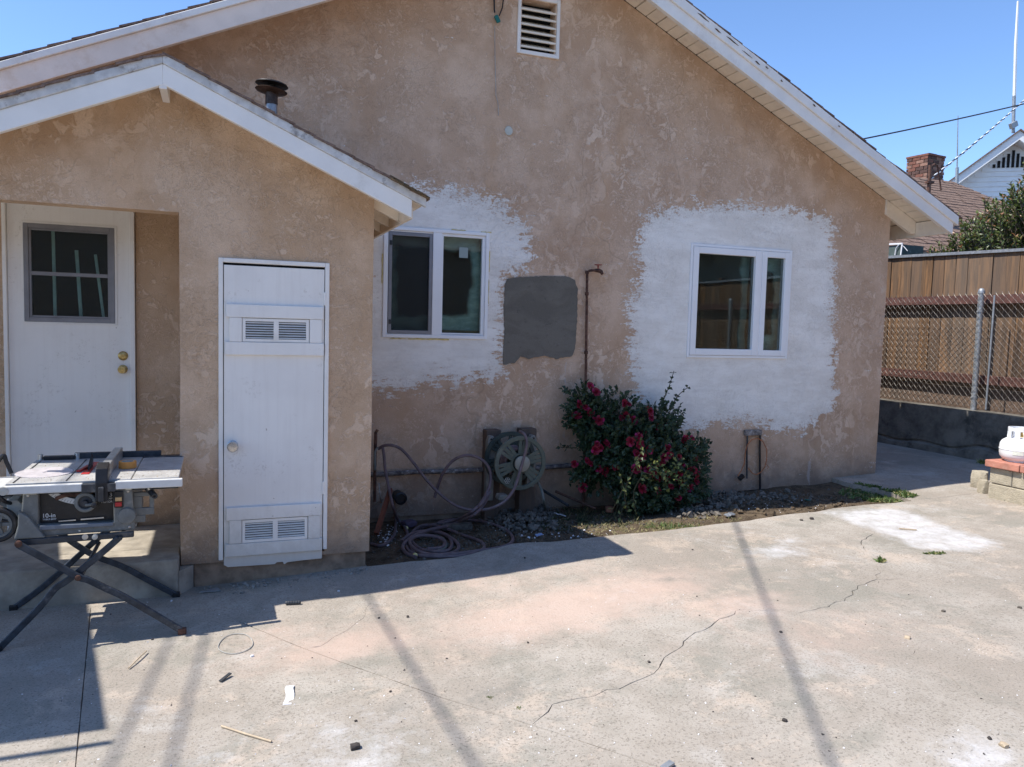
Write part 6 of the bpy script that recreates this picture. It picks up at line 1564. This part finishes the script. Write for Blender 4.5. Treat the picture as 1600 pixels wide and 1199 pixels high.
g.add(vv, Fc, Mb); g.build('blade_plate', M_BLADE, bl)
tp = thing('tape_roll', 'roll of orange masking tape on the saw table right of the rip fence', 'tape roll', (-.432, 4.30, TZ))
Mt = Matrix.Translation((-.432, 4.30, TZ+.001))
MB().ringp(.029, .041, 0, .034, 36, Mt).build('tape', M_ORANGE, tp, bevel=.002, smooth=True)
MB().ringp(.0265, .0288, 0, .034, 36, Mt).build('core', M_BEIGE, tp)
o = MB().bar((-.64, 4.22, TZ+.006), (-.61, 4.36, TZ+.010), .018, .008).build('push_stick', M_RED, bevel=.002); tag(o, 'short red push stick lying beside the saw blade', 'push stick')

# ------------------------------------------------------------------ litter on the concrete
def on(px, py, dz=0): p_ = onG(px, py); return Vector((p_.x, p_.y, gz(p_.x)+dz+.006*noise.noise((p_.x*.9, p_.y*.9, 0))))
def litter(o, label, cat): tag(o, label, cat); return o
a, b = on(454, 1074, .006), on(450, 1102, .006)
g = MB(); n_ = 8; d = b-a; s_ = d.cross(Vector((0, 0, 1))).normalized(); V = []
for i in range(n_+1):
    c_ = a.lerp(b, i/n_)+Vector((0, 0, .006*sin(i*.7)))+s_*.004*sin(i)
    V += [tuple(c_+s_*.016), tuple(c_-s_*.016), tuple(c_+s_*.016-Vector((0, 0, .003))), tuple(c_-s_*.016-Vector((0, 0, .003)))]
g.add(V, [(i*4, i*4+4, i*4+5, i*4+1) for i in range(n_)]+[(i*4+2, i*4+3, i*4+7, i*4+6) for i in range(n_)]+[(i*4, i*4+2, i*4+6, i*4+4) for i in range(n_)]+[(i*4+1, i*4+5, i*4+7, i*4+3) for i in range(n_)]+[(0, 1, 3, 2), (n_*4, n_*4+2, n_*4+3, n_*4+1)])
litter(g.build('plastic_strip', M_PAPER), 'white curled plastic strip lying on the sunlit concrete', 'strip')
litter(MB().tube([on(346, 1137, .005), on(385, 1150, .006), on(424, 1161, .005)], .004, 6).build('thin_stick', M_TWIG), 'long thin pale stick in the foreground', 'stick')
litter(MB().tube(smoothpath([on(201, 1046, .006), on(215, 1034, .012), on(229, 1021, .012)]), .0035, 6).build('twig', M_TWIG), 'short forked twig near the saw legs', 'twig')
pts_ = []
for i in range(37):
    a = 2*pi*i/36; pts_.append(on(368+27*cos(a)*(1+.05*sin(3*a)), 1007+15.5*sin(a)-7*cos(a)*.4, .004))
litter(MB().tube(pts_, .0022, 5).build('wire_ring', M_GRWIRE), 'loose ring of thin wire lying on the concrete', 'wire ring')
a = on(344, 1067, .006); b = on(360, 1057, .014); litter(MB().bar(a, b, .014, .005).build('shingle_sliver', M_DGREY), 'dark pointed shingle sliver on the concrete', 'sliver')
a, b = on(446, 946, .012), on(470, 945, .012)
litter(MB().tube([a.lerp(b, i/12) for i in range(13)], [.008+.0022*(i % 2) for i in range(13)], 8).build('threaded_rod', M_DGREY), 'short dark threaded rod just outside the shadow', 'rod')
a = on(330, 925, .006); litter(MB().prism([(a.x-.06, a.y-.015), (a.x+.05, a.y-.02), (a.x+.03, a.y+.035)], 'z', a.z, a.z+.006).build('tile_shard', M_GALV), 'pale triangular shard in the shade by the closet step', 'shard')
a, b = on(1405, 827, .006), on(1432, 829, .006); litter(MB().bar(a, b, .010, .008).build('thin_lath', M_TWIG), 'thin brown lath on the white powder stain', 'lath')
a = on(1050, 1196, .01); b = on(1035, 1205, .008); litter(MB().bar(a, b, .022, .008).build('metal_scrap', M_GALV), 'grey scrap at the bottom edge of the view', 'scrap')
for (px, py, s_, mt_, lb) in [(555, 1170, .022, M_DSTONE, 'largest dark stone, bottom left of centre'), (637, 965, .010, M_DSTONE, 'dark pebble beside the cable shadow'), (592, 967, .008, M_DSTONE, 'dark pebble in the cable shadow near the shade'), (825, 1005, .008, M_DSTONE, 'dark pebble in the middle of the slab'), (1014, 1036, .009, M_DSTONE, 'dark pebble beside the long crack'),
        (1220, 989, .009, M_DSTONE, 'dark chip left of the right cable shadow'), (1474, 957, .012, M_STONE, 'grey pebble on the right part of the slab'), (1418, 998, .016, M_TWIG, 'brown curled leaf on the right part of the slab'), (1568, 1166, .018, M_TWIG, 'tan pebble at the lower right'), (1546, 1154, .010, M_DSTONE, 'dark pebble at the lower right'),
        (1226, 1128, .012, M_DSTONE, 'dark flat chip in the lower right foreground'), (394, 1026, .010, M_PAPER, 'small white crumb beside the wire ring'), (529, 925, .009, M_PAPER, 'white crumb on the shadow edge'), (268, 940, .008, M_PAPER, 'white crumb in the shade of the saw'), (238, 1000, .007, M_DSTONE, 'dark pebble near the saw foot'),
        (1593, 951, .013, M_STONE, 'grey pebble at the right edge'), (820, 872, .009, M_DSTONE, 'dark washer shaped pebble in the shade'), (1082, 860, .008, M_DSTONE, 'dark pebble near the soil bed'), (698, 1030, .006, M_DSTONE, 'small dark pebble left of the slab middle'), (610, 1082, .007, M_DSTONE, 'small dark pebble below the curved joint'), (556, 1128, .007, M_DSTONE, 'small dark pebble above the largest stone'), (1268, 812, .02, M_DSTONE, 'dark flat stone where the soil meets the white powder'), (1252, 814, .016, M_STONE, 'grey clod beside the dark flat stone')]:
    p_ = on(px, py, s_*.35); rock('pebble', p_, (s_, s_*.75, s_*.6), mt_, px*.01, 2, label=lb, cat='pebble')
g = []
for _ in range(900):
    px, py = random.uniform(0, 1600), 840+360*random.random()**.8
    p_ = on(px, py)
    if sdf((p_.x, p_.y), bed) < -.02 and p_.y < 4.9: g.append((p_.x, p_.y, p_.z-.001))
random.shuffle(g)
chunks('grit', g[:260], M_DSTONE, .0012, .0038); chunks('pale_grit', g[400:], M_PAPER, .001, .0032)
base_ = []
for _ in range(160):
    x_ = random.uniform(-.1, .84); base_.append((x_, PY-.02-abs(random.gauss(0, .07)), gz(x_)+.001))
chunks('swept_debris', base_, M_RUBBLE, .003, .010)
